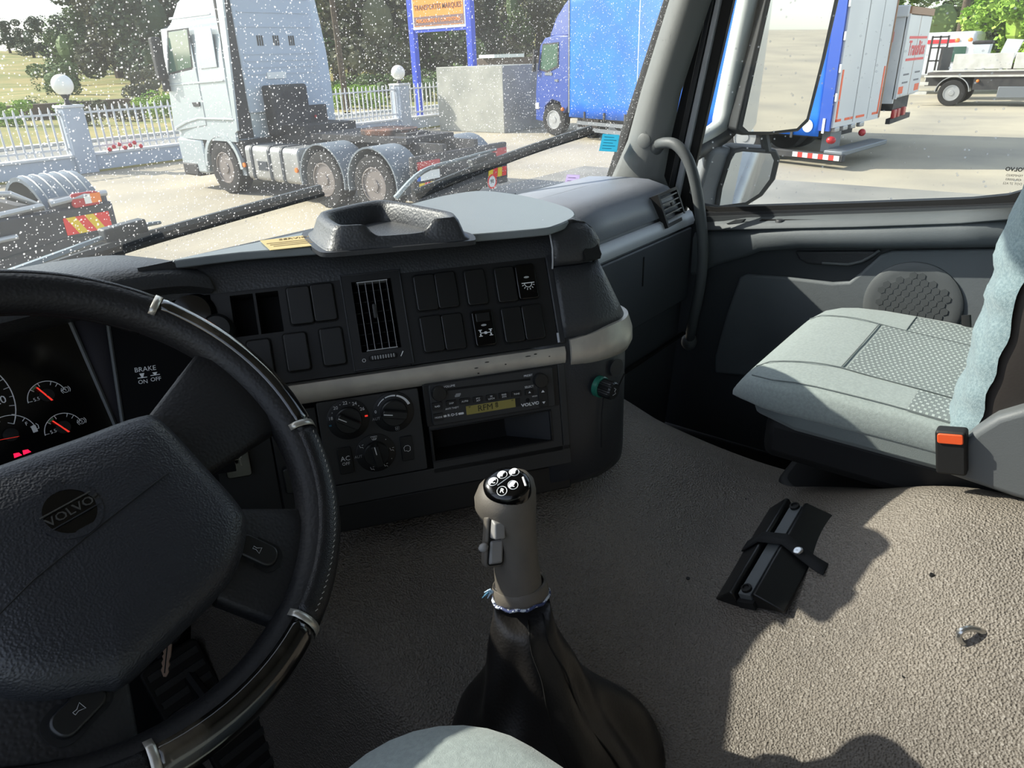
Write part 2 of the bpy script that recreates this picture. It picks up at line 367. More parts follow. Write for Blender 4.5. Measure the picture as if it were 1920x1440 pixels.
def sst(a, b, x): t = max(0, min(1, (x-a)/(b-a))); return t*t*(3-2*t)
def matz(x, y):
    d = np.hypot(_P[:, 0]-x, _P[:, 1]-y); k = np.where(d > 0, d*d*np.log(d+1e-9), 0)
    z = float(k@_W[:len(_P)]+_W[-3]+_W[-2]*x+_W[-1]*y)
    return z-.34*sst(-.34, -.47, x)
def matedge(y): return .50+.03*math.sin(y*5) if y > .16 else .50-.17*sst(.16, -.02, y)
def matp(a, b):
    y = -.8+1.75*b; e = matedge(y); x = -.47+(e+.47)*min(1, a/.94)
    z = matz(x, y)
    if a > .90: z -= .014*((a-.90)/.04)**2*min(1, 1) if a <= .94 else .014+.30*((a-.94)/.06)
    return V(x+(.02*(a-.94)/.06 if a > .94 else 0), y, z)
mt = MB().grid(matp, 110, 130).build('floor_mat', G['mat_grey'], smooth=80)
tag(mt, 'grey grained rubber mat moulded over the engine tunnel', 'mat')
def onmat(px, py):
    d = ray(px, py); t = .3
    while t < 3:
        p = CAM+d*t
        if p.z < matz(p.x, p.y): return p
        t += .003
    return p
# small worn holes pressed into the mat
for i, (px, py) in enumerate(((1400, 937), (1545, 1193), (1696, 1269), (1290, 1085), (1626, 1020), (1748, 1078))):
    p = onmat(px, py); MB().lathe(Fr(p+V(0, 0, -.003), (1, 0, 0), (0, 1, 0)), [(.0035, 0), (.003, .0045), (.0005, .0042)], 8).build('nail_hole', G['rubber'], mt)

# ================================================================== DASHBOARD
AU = math.radians(125)
U = V(math.sin(AU), math.cos(AU), 0); WV = V(-math.cos(AU), math.sin(AU), 0); ZV = V(0, 0, 1)
def lean(t): t = math.radians(t); return ZV*math.cos(t)+WV*math.sin(t)
_l = Fr((-.05, .6, 1.93), U, lean(11)); PS = onp(800, 686, _l.o, _l.n)
LO = Fr(PS, U, lean(11)); UPF = Fr(PS, U, lean(27))
dash = thing('dashboard', (0, .85, 1.75), 'dark grey wraparound truck dashboard with switch panels and silver trim strip', 'dashboard')
def pdef(z):                                             # how far the face leans in at height z
    z0 = PS.z
    if z <= z0: return (z-z0)*math.tan(math.radians(11))
    return (z-z0)*math.tan(math.radians(27))
nose = catmull([(*(PS+U*.205).xy, 0), (.098, .518, 0), (.150, .508, 0), (.190, .528, 0), (.212, .575, 0), (.222, .64, 0), (.235, .72, 0)], 5)
front = [PS+U*k for k in (-.33, -.27, -.2, -.1, 0, .1, .17)]
OUT = [V(p.x, p.y, 0) for p in front]+nose
NF = len(OUT)
def nrm(i):
    a = OUT[max(0, i-1)]; c = OUT[min(NF-1, i+1)]; t = (c-a).normalized(); return V(-t.y, t.x, 0)   # inward
BACK = [V(.268, .80, 0), V(.25, .865, 0), V(-.1, .885, 0), V(-.37, .892, 0)]
def clampy(p): p.y = min(p.y, .884); return p
def ring(z, d, back=0): return [clampy(V(OUT[i].x, OUT[i].y, z)+nrm(i)*((d if d >= 0 or i < 7 else d*(1-.95*sst(7, 20, i)))+back*(1 if i < 6 else 0))) for i in range(NF)]+[V(p.x, p.y, z) for p in BACK]
b = MB(); rings = [ring(1.68, .14), ring(1.778, .02, .05), ring(1.792, -.028, .08), ring(1.81, pdef(1.81), .08), ring(1.88, pdef(1.88), .07), ring(1.94, pdef(1.94), .06), ring(PS.z, -.002, .06), ring(2.08, pdef(2.08), .06), ring(2.135, pdef(2.135)+.002, .06)]
b.loft(rings); b.build('console_body', G['dash_black'], dash, smooth=50)
b = MB(); z0 = 2.133
b.loft([ring(z0, pdef(z0)+.004), ring(z0, pdef(z0)-.006), ring(2.150, pdef(2.148)-.006), ring(2.163, .078), ring(2.172, .090), ring(2.178, .108), ring(2.180, .14)]); b.build('dash_bolster', G['dash_soft'], dash, smooth=40)
# lighter top pad, slightly sunk into the bolster
def toppad():
    o = []
    for p in ((322, 489), (450, 474), (600, 463), (800, 447), (1000, 430.5), (1040, 424), (1072, 410), (1078, 400), (1060, 388), (1000, 371), (940, 361), (893, 358.5), (840, 366), (793, 377), (590, 431), (440, 463)):
        o.append(at(*p, 'z', 2.1805))
    return catmull([tuple(p) for p in o], 3, True)
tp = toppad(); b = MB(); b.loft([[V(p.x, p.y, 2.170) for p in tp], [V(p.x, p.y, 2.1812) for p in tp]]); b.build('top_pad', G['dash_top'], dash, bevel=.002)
# silver strip along face and round the nose
def strip_ring(i):
    p = OUT[i]; n = nrm(i); o = []
    for dz, d in ((.0, .003), (.001, -.004), (-.006, -.0085), (-.018, -.0085), (-.027, -.005), (-.030, .002), (-.030, .006), (.0, .008)):
        o.append(V(p.x, p.y, PS.z+dz)+n*d)
    return o
cutu = .206
idx = [i for i in range(NF)]
b = MB(); b.loft([strip_ring(i) for i in idx if i < 7]+[[q+U*(.034) for q in strip_ring(6)]]); b.build('trim_strip', G['silver_trim'], dash, smooth=50)
def nring(i):
    p = OUT[i]; n = nrm(i); s = sst(7, 15, i); o = []
    for dz, d in ((.008+.012*s, .007), (.009+.012*s, -.003), (0, -.010), (-.018, -.011), (-.030, -.006), (-.034, .003), (.0, .012)): o.append(V(p.x, p.y, PS.z+dz)+n*d)
    return o
b = MB(); b.loft([nring(i) for i in range(8, NF-3)]); b.build('corner_trim', G['silver_trim'], dash, smooth=50)
for i_, (px_, py_, l_) in enumerate(((893, 690, .006), (905, 684, .004), (913, 679, .007), (948, 683, .003), (990, 668, .009), (1004, 664, .005), (897, 700, .003), (1030, 668, .003))):
    q_ = onp(px_, py_, PS-WV*.0088+V(0, 0, -.012), LO.n); MB().prism(Fr(q_-WV*.0002, U, ZV+U*.4), ell(0, 0, l_/2, .0007, 8), -.0006, .0004).build('scuff', G['rubber'], dash)
# soft grained corner above the trim
b = MB(); sel = list(range(7, NF))
rows = []
for z, dd in ((PS.z+.012, -.004), (2.05, -.005), (2.09, -.006), (2.118, -.006)): rows.append([V(OUT[i].x, OUT[i].y, z)+nrm(i)*(pdef(z)+dd) for i in sel])
b.loft(rows, closed=False, cap=False); b.build('corner_pad', G['dash_soft'], dash, smooth=60, solid=.004)
rows = []
for z, dd in ((2.122, -.010), (2.13, -.011), (2.148, -.010), (2.165, .0), (2.174, .012), (2.179, .03), (2.179, .05)): rows.append([V(OUT[i].x, OUT[i].y, z)+nrm(i)*((2.122-PS.z)*math.tan(math.radians(27))+dd) for i in sel])
b = MB(); b.loft(rows, closed=False, cap=False); cc = b.build('corner_cap', G['dash_soft'], dash, smooth=60, solid=.004)
# worn light seam edge of the corner cap
b = MB(); b.tube([V(OUT[7].x, OUT[7].y, z)+nrm(7)*((2.122-PS.z)*math.tan(math.radians(27))+dd)-U*.002 for z, dd in ((2.118, -.011), (2.13, -.0125), (2.148, -.0115), (2.165, -.002), (2.174, .010), (2.1805, .03))], .0013, 6); b.build('seam_edge', G['silver_grey'], cc)
# dark plate paints the shaded hollow of a finger pocket in the corner cap
i = 17; n = nrm(i); pk = dep(1110, 464, 1.0)
def nearest_nose(px, py, z_off=0):
    best = None
    for i in range(7, NF-1):
        for k in range(8):
            t = k/8
            for z in [1.75+.005*j for j in range(90)]:
                d = pdef(min(z, 2.14)); q = (OUT[i]*(1-t)+OUT[i+1]*t); nn = (nrm(i)*(1-t)+nrm(i+1)*t).normalized(); P = V(q.x, q.y, z)+nn*d
                v = P-CAM
                if nn.dot(v) < .02: continue
                x = 960+FPX*v.dot(RT)/v.dot(FW); y = 720-FPX*v.dot(UP)/v.dot(FW); e = (x-px)**2+(y-py)**2
                if best is None or e < best[0]-1e-9: best = (e, P, nn)
    return best[1], best[2]
P, nn = nearest_nose(1092, 470); Fp = Fr(P-nn*.0195, V(0, 0, 1).cross(-nn), ZV+nn*.45)
b = MB(); b.prism(Fp, [(-.015, -.010), (.012, -.012), (.017, -.006), (.015, .010), (-.006, .012), (-.016, .003)], -.012, .002); b.build('pocket_shade', G['hole_black'], cc)
b = MB(); gq = []
for q in ((1171, 702), (1158, 722), (1143, 738), (1130, 748), (1128, 780), (1127, 815), (1126, 838)):
    P, nn = nearest_nose(*q); gq.append(P-nn*.0004)
b.tube(gq, .0012, 5); b.build('access_panel_seam', G['hole_black'], dash)
# round cap and lower access panel on the column, heater tap knob with green ring
P, nn = nearest_nose(1156, 690); Fp = Fr(P-nn*.0005, V(0, 0, 1).cross(-nn), ZV)
MB().lathe(Fp, [(.014, 0), (.014, .0012), (.001, .0014)], 20).build('blank_cap', G['panel_grey'], dash)
P, _nout = nearest_nose(1122, 722)
nk = (-_nout*.8+V(.25, -.2, .03)).normalized()
hk = thing('heater_knob', P, 'round black ribbed knob with green ring on the dashboard corner', 'knob')
Fk = Fr(P-nk*.002, V(0, 0, 1).cross(nk), ZV)
MB().lathe(Fk, [(.0165, 0), (.0165, .008), (.0150, .0095), (.012, .0095)], 24).build('green_ring', G['green_ring'], hk)
b = MB(); n = 48; b.loft([[Fk.p((r+(.0006 if k % 2 else -.0004)*rib)*math.cos(2*math.pi*k/n), (r+(.0006 if k % 2 else -.0004)*rib)*math.sin(2*math.pi*k/n), c) for k in range(n)] for r, c, rib in ((.0120, .006, 1), (.0135, .010, 1), (.0135, .028, 1), (.0120, .031, 0), (.0100, .031, 0), (.001, .0305, 0))]); b.build('knob_body', G['switch_black'], hk, smooth=25)
b = MB(); Fq = Fk.at(0, 0, .0314); b.tube([Fq.p(-.004, -.005), Fq.p(.003, -.004), Fq.p(.0, .0), Fq.p(.003, .003), Fq.p(-.001, .006)], .0005, 5); b.build('knob_symbol', G['print_dim'], hk)

# ------------------------------------------------------------------ switch panels (upper face)
def puv(F, x, y): return F.px(x, y)
def plate(F, x0, x1, y0, y1, name, mat, holes=(), c=.004, parent=dash, bev=0):
    return MB().holed(F, x0, x1, y0, y1, list(holes), .006, c, False).build(name, mat, parent, smooth=20)
uL0 = UPF.px(408, 640)[0]; uL1 = UPF.px(655, 600)[0]; uV1 = UPF.px(758, 600)[0]; uR1 = UPF.px(1032, 560)[0]
VT = .136
hx0, hy1 = UPF.px(431, 556); hx1, hy0 = UPF.px(533, 622); hxm = (hx0+hx1)/2
slots = [(hx0, hxm-.0016, hy0, hy1, .04), (hxm+.0016, hx1, hy0, hy1, .04)]
lp = plate(UPF, uL0, uL1-.0012, .004, VT, 'switch_panel', G['panel_black'], slots)
for h_ in slots: MB().wells(UPF, [h_], .0038).build('empty_slot', G['hole_black'], lp, smooth=20)
_va, _vb = UPF.px(707, 600, .004)
vp = plate(UPF, uL1, uV1-.0012, .004, VT, 'vent_panel', G['panel_black'], [(_va-.036, _va+.036, _vb-.060, _vb+.060, .05)])
rp = plate(UPF, uV1, uR1, .004, VT, 'switch_panel', G['panel_black'])
# blank surround strip to the right and bevelled frame edge
b = MB(); b.box(UPF, uR1+.0008, uR1+.011, .004, VT+.004, -.002, .0055); b.build('panel_edge', G['dash_black'], dash, bevel=.002)
b = MB(); b.tube([UPF.p(uR1+.0005, .006, .005), UPF.p(uR1+.0005, .02, .006)], .0018, 6); b.build('chipped_edge', G['silver_grey'], dash)
SW, SH = .0295, .0505
def switch(F, px, py, parent, symbol=None, w=SW, h=SH, hi=.0062, mat='switch_black'):
    a, c = F.px(px, py, .006)
    sk = MB().prism(F, rr(a-w/2-.0018, a+w/2+.0018, c-h/2-.0018, c+h/2+.0018, .005), .003, .0046).build('switch_socket', G['hole_black'], parent)
    o = MB().prism(F, rr(a-w/2, a+w/2, c-h/2, c+h/2, .004), .003, .004+hi).build('switch', G[mat], parent, bevel=.0014, seg=3)
    return o, a, c, .004+hi
for p in ((563, 573), (607, 567), (557, 660), (624, 650), (489, 673)): switch(UPF, *p, lp)
for p in ((798, 549), (837, 544), (892, 539), (948, 534), (810, 626), (850, 622), (961, 609), (999, 604)): switch(UPF, *p, rp)
o, a, c, h = switch(UPF, 986, 529, rp, mat='gloss_black', hi=.008)
b = MB(); Fs = UPF.at(a+.001, c-.006, h+.0003)
b.box(Fs, -.0095, .0095, .0030, .0042, 0, .0004); b.build('lamp_symbol', G['lamp_print'], o)
b = MB(); pts = [Fs.p(.0055*math.cos(t), .0030+.0055*math.sin(t)*-1, .0002) for t in [math.pi*k/10 for k in range(11)]]; b.tube(pts, .0006, 5); b.build('lamp_symbol', G['lamp_print'], o)
for k in range(6):
    t = math.radians(18+144*k/5); b = MB(); b.tube([Fs.p(-math.cos(t)*.0072, .003-math.sin(t)*.0072, .0002), Fs.p(-math.cos(t)*.0097, .003-math.sin(t)*.0097, .0002)], .00055, 5); b.build('lamp_symbol', G['lamp_print'], o)
MB().prism(UPF, ell(a, c+.006, .004, .0015, 12), h, h+.0003).build('indicator', G['print_dim'], o)
o, a, c, h = switch(UPF, 906, 616, rp, mat='gloss_black', hi=.009)
MB().box(UPF, a-.010, a+.010, c+.009, c+.0215, h, h+.002).build('switch_latch', G['switch_black'], o, bevel=.001)
Fs = UPF.at(a+.001, c-.007, h+.0002)
for r in ((-.0085, -.0065, .001, .0045), (-.0085, -.0065, -.0045, -.001), (.0065, .0085, .001, .0045), (.0065, .0085, -.0045, -.001), (-.0075, .0075, -.0005, .0005), (-.0018, .0018, -.0018, .0018), (-.010, -.005, .0038, .0048), (-.010, -.005, -.0048, -.0038), (.005, .010, .0038, .0048), (.005, .010, -.0048, -.0038)):
    MB().box(Fs, r[0], r[1], r[2], r[3], 0, .0004).build('axle_symbol', G['lamp_print'], o)
MB().prism(UPF, ell(a, c+.004, .004, .0015, 12), h, h+.0003).build('indicator', G['print_dim'], o)
# centre air vent: framed box with upright and cross vanes
va, vb = UPF.px(707, 600, .004)
av = MB(); W2, H2 = .039, .064
vh = [(va-.027, va+.027, vb-.042, vb+.055, .035)]; av.holed(UPF, va-W2, va+W2, vb-H2, vb+H2, vh, .008, .0075, False)
avo = av.build('air_vent', G['panel_black'], dash, smooth=20)
MB().wells(UPF, vh, .0072).build('vent_duct', G['hole_black'], avo, smooth=20)
for q in ((va-W2-.002, va-W2, vb-H2-.002, vb+H2+.002), (va+W2, va+W2+.002, vb-H2-.002, vb+H2+.002), (va-W2, va+W2, vb+H2, vb+H2+.002), (va-W2, va+W2, vb-H2-.002, vb-H2)): MB().box(UPF, *q, .002, .0080).build('vent_surround', G['dash_black'], avo, bevel=.0008)
for k in range(5):
    x = va-.0185+.0098*k; MB().box(UPF, x-.0004, x+.0004, vb-.040, vb+.053, -.014, .0072).build('vane', G['panel_grey'], avo)
for k in range(6):
    y = vb-.031+.0148*k; MB().box(UPF, va-.026, va+.026, y-.0004, y+.0004, -.026, -.008).build('vane', G['print_dim'] if 0 else G['panel_grey'], avo)
for yy in (vb-.0405, vb+.0535): MB().box(UPF, va-.020, va+.022, yy-.0006, yy+.0006, -.010, .0072).build('vane', G['print_dim'], avo)
for k in range(5):
    x = va-.0185+.0098*k; MB().box(UPF, x-.0003, x+.0003, vb-.040, vb+.053, .0072, .0075).build('vane_edge', G['print_dim'], avo)
MB().box(UPF, va-.004, va+.001, vb+.002, vb+.022, .006, .010).build('vane_tab', G['panel_grey'], avo, bevel=.0015)
b = MB(); b.prism(UPF, rr(va-.020, va+.020, vb-.0555, vb-.0475, .004), .0072, .0085); b.build('thumb_slot', G['hole_black'], avo)
b = MB(); b.box(UPF, va-.017, va+.017, vb-.0542, vb-.0488, .008, .0115); tw = b.build('thumb_wheel', G['panel_grey'], avo, bevel=.0015)
for k in range(9): MB().box(UPF, va-.015+.0036*k, va-.0138+.0036*k, vb-.054, vb-.049, .0113, .0120).build('rib', G['print_dim'], tw)
b = MB(); b.tube([UPF.p(va-.026+.0022*math.cos(t), vb-.053+.0022*math.sin(t), .0078) for t in [2*math.pi*k/10 for k in range(10)]], .0003, 4, loop=True); b.build('closed_symbol', G['lamp_print'], avo)
b = MB(); b.tube([UPF.p(va+.024, vb-.054, .0078), UPF.p(va+.028, vb-.0475, .0078)], .0008, 4); b.build('open_symbol', G['lamp_print'], avo)

# ------------------------------------------------------------------ lower face: climate panel, radio housing
def LP(x, y, c=.004): return LO.px(x, y, c)
ca0, cb1 = LP(592, 757); ca1, cb0 = LP(797, 880); ca1 += .004
clim = MB().prism(LO, rr(ca0, ca1, cb0, cb1, .003), -.002, .004).build('climate_panel', G['panel_grey'], dash, bevel=.0012)
def dial(px, py, r_d, r_k, rot, name='dial'):
    a, c = LP(px, py, .005)
    d = MB().lathe(LO.at(a, c, .004), [(r_d, 0), (r_d, .0015), (r_d-.001, .0022), (.001, .0022)], 40).build('dial', G['panel_black'], clim)
    k = MB().lathe(LO.at(a, c, .006), [(r_k, 0), (r_k, .008), (r_k-.0012, .0095), (.001, .0095)], 32).build('knob', G['switch_black'], d)
    Fk = LO.at(a, c, .0155).rot(rot)
    MB().prism(Fk, rr(-r_k*.95, r_k*.95, -.0055, .0055, .003), -.0005, .010, inset=.0012).build('knob_grip', G['switch_black'], d, bevel=.001)
    MB().box(Fk, -r_k*.85, -r_k*.2, -.0006, .0006, .0100, .0104).build('knob_pointer', G['lamp_print'], d)
    return d, a, c
d1, a1, c1 = dial(653, 786, .0285, .0180, -32)
Fd = LO.at(a1, c1, .0063)
for s, ang in (('18', 168), ('20', 128), ('22', 93), ('24', 62), ('26', 30)): text(s, Fd, .0065, G['lamp_print'], 'scale_number', d1, .0235*math.cos(math.radians(ang)), .0235*math.sin(math.radians(ang)))
for ang in (148, 110, 78, 46): MB().prism(Fd, ell(.0235*math.cos(math.radians(ang)), .0235*math.sin(math.radians(ang)), .0006, .0006, 8), 0, .0003).build('scale_dot', G['lamp_print'], d1)
MB().box(Fd, .0225, .0265, .000, .0022, 0, .0004).build('hot_mark', G['needle_red'], d1)
MB().box(Fd, -.0265, -.0230, -.006, -.0038, 0, .0004).build('cold_mark', G['sticker_ink'], d1)
d2, a2, c2 = dial(738, 772, .0285, .0185, -12)
Fd = LO.at(a2, c2, .0063)
for g0, g1, w0, w1 in ((118, 150, .0004, .0007), (78, 114, .0007, .0011), (20, 74, .0011, .0019)):
    b = MB(); n = 10; r0 = .0235
    b.loft([[Fd.p((r0+s*(w0+(w1-w0)*(1-k/n)))*math.cos(math.radians(g0+(g1-g0)*k/n)), (r0+s*(w0+(w1-w0)*(1-k/n)))*math.sin(math.radians(g0+(g1-g0)*k/n)), z) for s, z in ((-1, 0), (1, 0), (1, .0004), (-1, .0004))] for k in range(n+1)])
    b.build('fan_scale', G['lamp_print'], d2)
text('0', Fd, .006, G['lamp_print'], 'scale_number', d2, -.0245, .004); text('AUT', Fd, .0055, G['print_dim'], 'scale_word', d2, -.0250, -.006)
for k in range(4):
    t = math.radians(45+90*k); b = MB(); b.tube([Fd.p(.002+.0018*math.cos(t)+.0014*math.cos(q), -.0240+.0018*math.sin(t)+.0014*math.sin(q), .0002) for q in [2*math.pi*j/8 for j in range(8)]], .00025, 4, loop=True); b.build('fan_symbol', G['print_dim'], d2)
d3, a3, c3 = dial(705, 849, .0275, .0175, -82)
Fd = LO.at(a3, c3, .0063)
def seat_sym(ang, nm):
    x, y = .0225*math.cos(math.radians(ang)), .0225*math.sin(math.radians(ang))
    b = MB(); b.tube([Fd.p(x-.0028, y+.0022, .0002), Fd.p(x-.0016, y-.0014, .0002), Fd.p(x+.0014, y-.0012, .0002), Fd.p(x+.0022, y-.0030, .0002)], .0004, 4); b.build('airflow_symbol', G['lamp_print'], d3)
    b = MB(); b.tube([Fd.p(x+.0006, y+.0016, .0002), Fd.p(x+.0030, y+.0022, .0002)], .0004, 4); b.build('airflow_symbol', G['lamp_print'], d3)
for ang in (145, 5, -60, -110): seat_sym(ang, '')
b = MB(); b.tube([Fd.p(x, y, .0002) for x, y in ((-.0045, .0245), (.0045, .0245), (.0025, .0200), (-.0025, .0200))], .0004, 4, loop=True); b.build('defrost_symbol', G['lamp_print'], d3)
for k in (-1, 0, 1): b = MB(); b.tube([Fd.p(k*.0016, .0190, .0002), Fd.p(k*.0016+.0006, .0215, .0002), Fd.p(k*.0016, .0235, .0002)], .0003, 4); b.build('defrost_symbol', G['lamp_print'], d3)
text('AUT', Fd, .0055, G['print_dim'], 'scale_word', d3, -.0245, -.001)
for ang in (48, -30): MB().prism(Fd, ell(.0235*math.cos(math.radians(ang)), .0235*math.sin(math.radians(ang)), .0006, .0006, 8), 0, .0003).build('scale_dot', G['lamp_print'], d3)
a, c = LP(648, 863); bt = MB().prism(LO, rr(a-.0095, a+.0095, c-.019, c+.019, .002), .003, .0065).build('button', G['panel_black'], clim, bevel=.0008)
text('AC', LO, .0095, G['lamp_print'], 'button_word', bt, a, c+.003, .0067); text('OFF', LO, .0062, G['lamp_print'], 'button_word', bt, a, c-.0045, .0067)
a, c = LP(763, 840); bt = MB().prism(LO, rr(a-.0085, a+.0085, c-.018, c+.018, .002), .003, .0065).build('button', G['panel_black'], clim, bevel=.0008)
b = MB(); b.tube([LO.p(a+x, c+y, .0068) for x, y in ((-.004, -.003), (-.0045, .002), (-.002, .0045), (.002, .0045), (.0045, .002), (.004, -.003), (.001, -.0045), (-.001, -.0030))], .0004, 4, loop=True); b.build('recirculation_symbol', G['lamp_print'], bt)
# radio housing with storage pocket
ra0, rb1 = LP(795, 721); ra1, _ = LP(1050, 760); _, rb0 = LP(930, 862)
q0 = LP(811, 803); q1 = LP(1031, 775); q2 = LP(1034, 828); q3 = LP(815, 862)
pa0, pa1 = (q0[0]+q3[0])/2, (q1[0]+q2[0])/2; pb1, pb0 = (q0[1]+q1[1])/2, (q2[1]+q3[1])/2
rh = MB().holed(LO, ra0, ra1, rb0-.004, rb1, [(pa0, pa1, pb0, pb1, .055)], .008, .003, False).build('radio_housing', G['panel_grey'], dash, smooth=20)
MB().wells(LO, [(pa0, pa1, pb0, pb1, .055)], .0028).build('storage_pocket', G['hole_black'], rh, smooth=20)
b = MB()
for s in ((pa0-.003, pa1+.003, pb1, pb1+.0022), (pa0-.003, pa1+.003, pb0-.0022, pb0), (pa0-.003, pa0, pb0, pb1), (pa1, pa1+.003, pb0, pb1)): b = MB(); b.box(LO, *s, .002, .0045); b.build('pocket_rim', G['panel_black'], rh, bevel=.0008)
b = MB(); b.box(LO, ra1+.001, ra1+.012, rb0-.004, rb1+.0, -.002, .003); b.build('side_strip', G['panel_grey'], dash, bevel=.001)
b = MB(); b.box(LO, ca0, ra1+.012, cb0-.032, cb0-.0015, -.004, .003); b.build('lower_rail', G['panel_grey'], dash, bevel=.001)
b = MB(); b.box(LO, ca0-.0, ra1+.012, cb0-.075, cb0-.0335, -.012, -.003); b.build('lower_rail', G['panel_black'], dash, bevel=.003)
# left lower column of switches behind the steering wheel
b = MB(); lq0 = LP(500, 770)[0]; b.box(LO, lq0, ca0-.002, cb0-.03, -.034, -.002, .0025); ll = b.build('switch_panel', G['panel_black'], dash, bevel=.001)
for p in ((541, 800), (548, 900)): switch(LO, *p, ll, w=.020, h=.036)
b = MB(); b.box(LO, lq0-.075, lq0-.002, cb0-.03, -.034, -.006, -.001); l2 = b.build('switch_panel', G['panel_black'], dash, bevel=.001)
a, c = LO.px(443, 858, .008); o = MB().prism(LO, rr(a-.016, a+.016, c-.028, c+.022, .004), -.002, .008).build('switch', G['gloss_black'], l2, bevel=.0012)
MB().prism(LO, rr(a-.004, a+.005, c+.0105, c+.0135, .0012), .0080, .0086).build('indicator', G['led_amber'], o)
b = MB(); b.tube([LO.p(a+x, c+y, .0083) for x, y in ((-.008, .0), (-.004, .004), (.003, .004), (.007, .006), (.006, .0), (.002, -.003), (-.005, -.003))], .0004, 4, loop=True); b.build('beam_symbol', G['lamp_print'], o)
for xx in ((-.003, -.006), (.004, -.009)): b = MB(); b.tube([LO.p(a+xx[0], c-.003, .0083), LO.p(a+xx[0]+.0005, c+xx[1]-.003, .0083)], .0004, 4); b.build('beam_symbol', G['lamp_print'], o)
# brake panel left of the switch panels, with rotary light switch
bl0 = UPF.px(214, 700)[0]; mk('brake_black', (10, 10, 12), .8, spec=.15); mk('cheek_grey', (62, 60, 66), .6)
bp_ = MB().box(UPF, bl0, uL0-.0015, -.10, VT, -.004, .002).build('brake_panel', G['brake_black'], dash)
a, c = UPF.px(272, 692, .003)
text('BRAKE', UPF, .0085, G['lamp_print'], 'panel_word', bp_, a, c, .0024); 
for nm, px, dy in (('ON', 268, 0), ('OFF', 292, 0)):
    a, c = UPF.px(px, 716 if nm == 'ON' else 711, .003); text(nm, UPF, .0072, G['lamp_print'], 'panel_word', bp_, a, c, .0024)
    b = MB(); b.box(UPF, a-.0055, a+.0055, c+.0050, c+.0060, .0022, .0027); b.build('lever_symbol', G['lamp_print'], bp_)
    b = MB(); b.prism(UPF, [(a-.001, c+.006), (a+.001, c+.006), (a+.003, c+.011 if nm == 'ON' else c+.009), (a-.003, c+.011 if nm == 'ON' else c+.009)], .0022, .0027); b.build('lever_symbol', G['lamp_print'], bp_)
a, c = UPF.px(352, 718, .01); MB().lathe(UPF.at(a, c, .002), [(.013, 0), (.013, .006), (.010, .010), (.007, .022), (.010, .028), (.001, .030)], 20).build('brake_knob', G['gloss_black'], bp_)
a, c = UPF.px(360, 590, .01); lk = MB().lathe(UPF.at(a, c, .002), [(.030, 0), (.030, .004), (.026, .008), (.024, .016), (.001, .018)], 28).build('light_switch', G['gloss_black'], bp_)
a, c = UPF.px(405, 615, .03); MB().lathe(UPF.at(a, c, .002), [(.020, 0), (.020, .018), (.016, .024), (.001, .025)], 24).build('light_switch', G['switch_black'], bp_)

# ------------------------------------------------------------------ instrument cluster
CL = Fr((-.50, .91, 2.055), (1, 0, 0), (0, .34, 1))
clus = MB().box(CL, -.5, .055, -.16, .115, -.03, 0).build('instrument_cluster', G['gloss_black'], dash)
def arc(F, cx, cy, r, a0, a1, w, name, mat, par_, n=20, c=.0006):
    b = MB(); b.loft([[F.p(cx+(r+s)*math.cos(math.radians(a0+(a1-a0)*k/n)), cy+(r+s)*math.sin(math.radians(a0+(a1-a0)*k/n)), c+z) for s, z in ((-w, 0), (w, 0), (w, .0003), (-w, .0003))] for k in range(n+1)]); return b.build(name, mat, par_)
def small_gauge(px, py, num, needle, lab, r=.0205):
    cx, cy = CL.px(px, py, .001)
    g = MB().lathe(CL.at(cx, cy-.002, .0005), [(.0075, 0), (.0075, .004), (.001, .0045)], 20).build('gauge', G['panel_black'], clus)
    arc(CL, cx, cy-.006, r, 10, 175, .0004, 'gauge_scale', G['lamp_print'], g)
    for an in (12, 40, 60, 100, 130, 172):
        t = math.radians(an); b = MB(); b.tube([CL.p(cx+(r-.0045)*math.cos(t), cy-.006+(r-.0045)*math.sin(t), .0008), CL.p(cx+r*math.cos(t), cy-.006+r*math.sin(t), .0008)], .0004, 4); b.build('gauge_tick', G['lamp_print'], g)
    t = math.radians(needle); b = MB(); b.loft([[CL.p(cx-.006*math.cos(t)+s*.0011, cy-.006-.004*math.sin(t), z) for s, z in ((-1, .004), (1, .004), (1, .005), (-1, .005))], [CL.p(cx+.0175*math.cos(t)+s*.0008, cy-.006+.0175*math.sin(t), z) for s, z in ((-1, .004), (1, .004), (1, .005), (-1, .005))]]); b.build('needle', G['needle_red'], g)
    if lab:
        text('5.5', CL, .0058, G['lamp_print'], 'gauge_number', g, cx-.011, cy-.003, .0008)
        arc(CL, cx, cy-.006, r-.002, 108, 128, .0012, 'green_zone', G['green_print'], g, 6, .0007)
        arc(CL, cx+.021, cy-.003, .0032, 0, 360, .0003, 'brake_symbol', G['lamp_print'], g, 14); text(lab, CL, .005, G['lamp_print'], 'brake_symbol', g, cx+.021, cy-.003, .0008)
        for s in (-45, 135): arc(CL, cx+.021, cy-.003, .0048, s, s+90, .0003, 'brake_symbol', G['lamp_print'], g, 6)
    return g, cx, cy
small_gauge(86, 738, '5.5', 113, '1'); small_gauge(117, 798, '5.5', 118, '2')
g, cx, cy = small_gauge(18, 812, '', 168, None, .026)
text('F', CL, .006, G['lamp_print'], 'gauge_number', g, cx+.019, cy+.0035, .0008)
b = MB(); b.box(CL, cx+.0215, cx+.0265, cy-.0090, cy-.001, .0006, .001); b.build('fuel_symbol', G['lamp_print'], g)
b = MB(); b.tube([CL.p(cx+.0265, cy-.006, .0008), CL.p(cx+.0285, cy-.006, .0008), CL.p(cx+.029, cy-.002, .0008), CL.p(cx+.0275, cy+.0005, .0008)], .0005, 4); b.build('fuel_symbol', G['lamp_print'], g)
cx, cy = CL.px(-98, 772, .001); R0 = .062
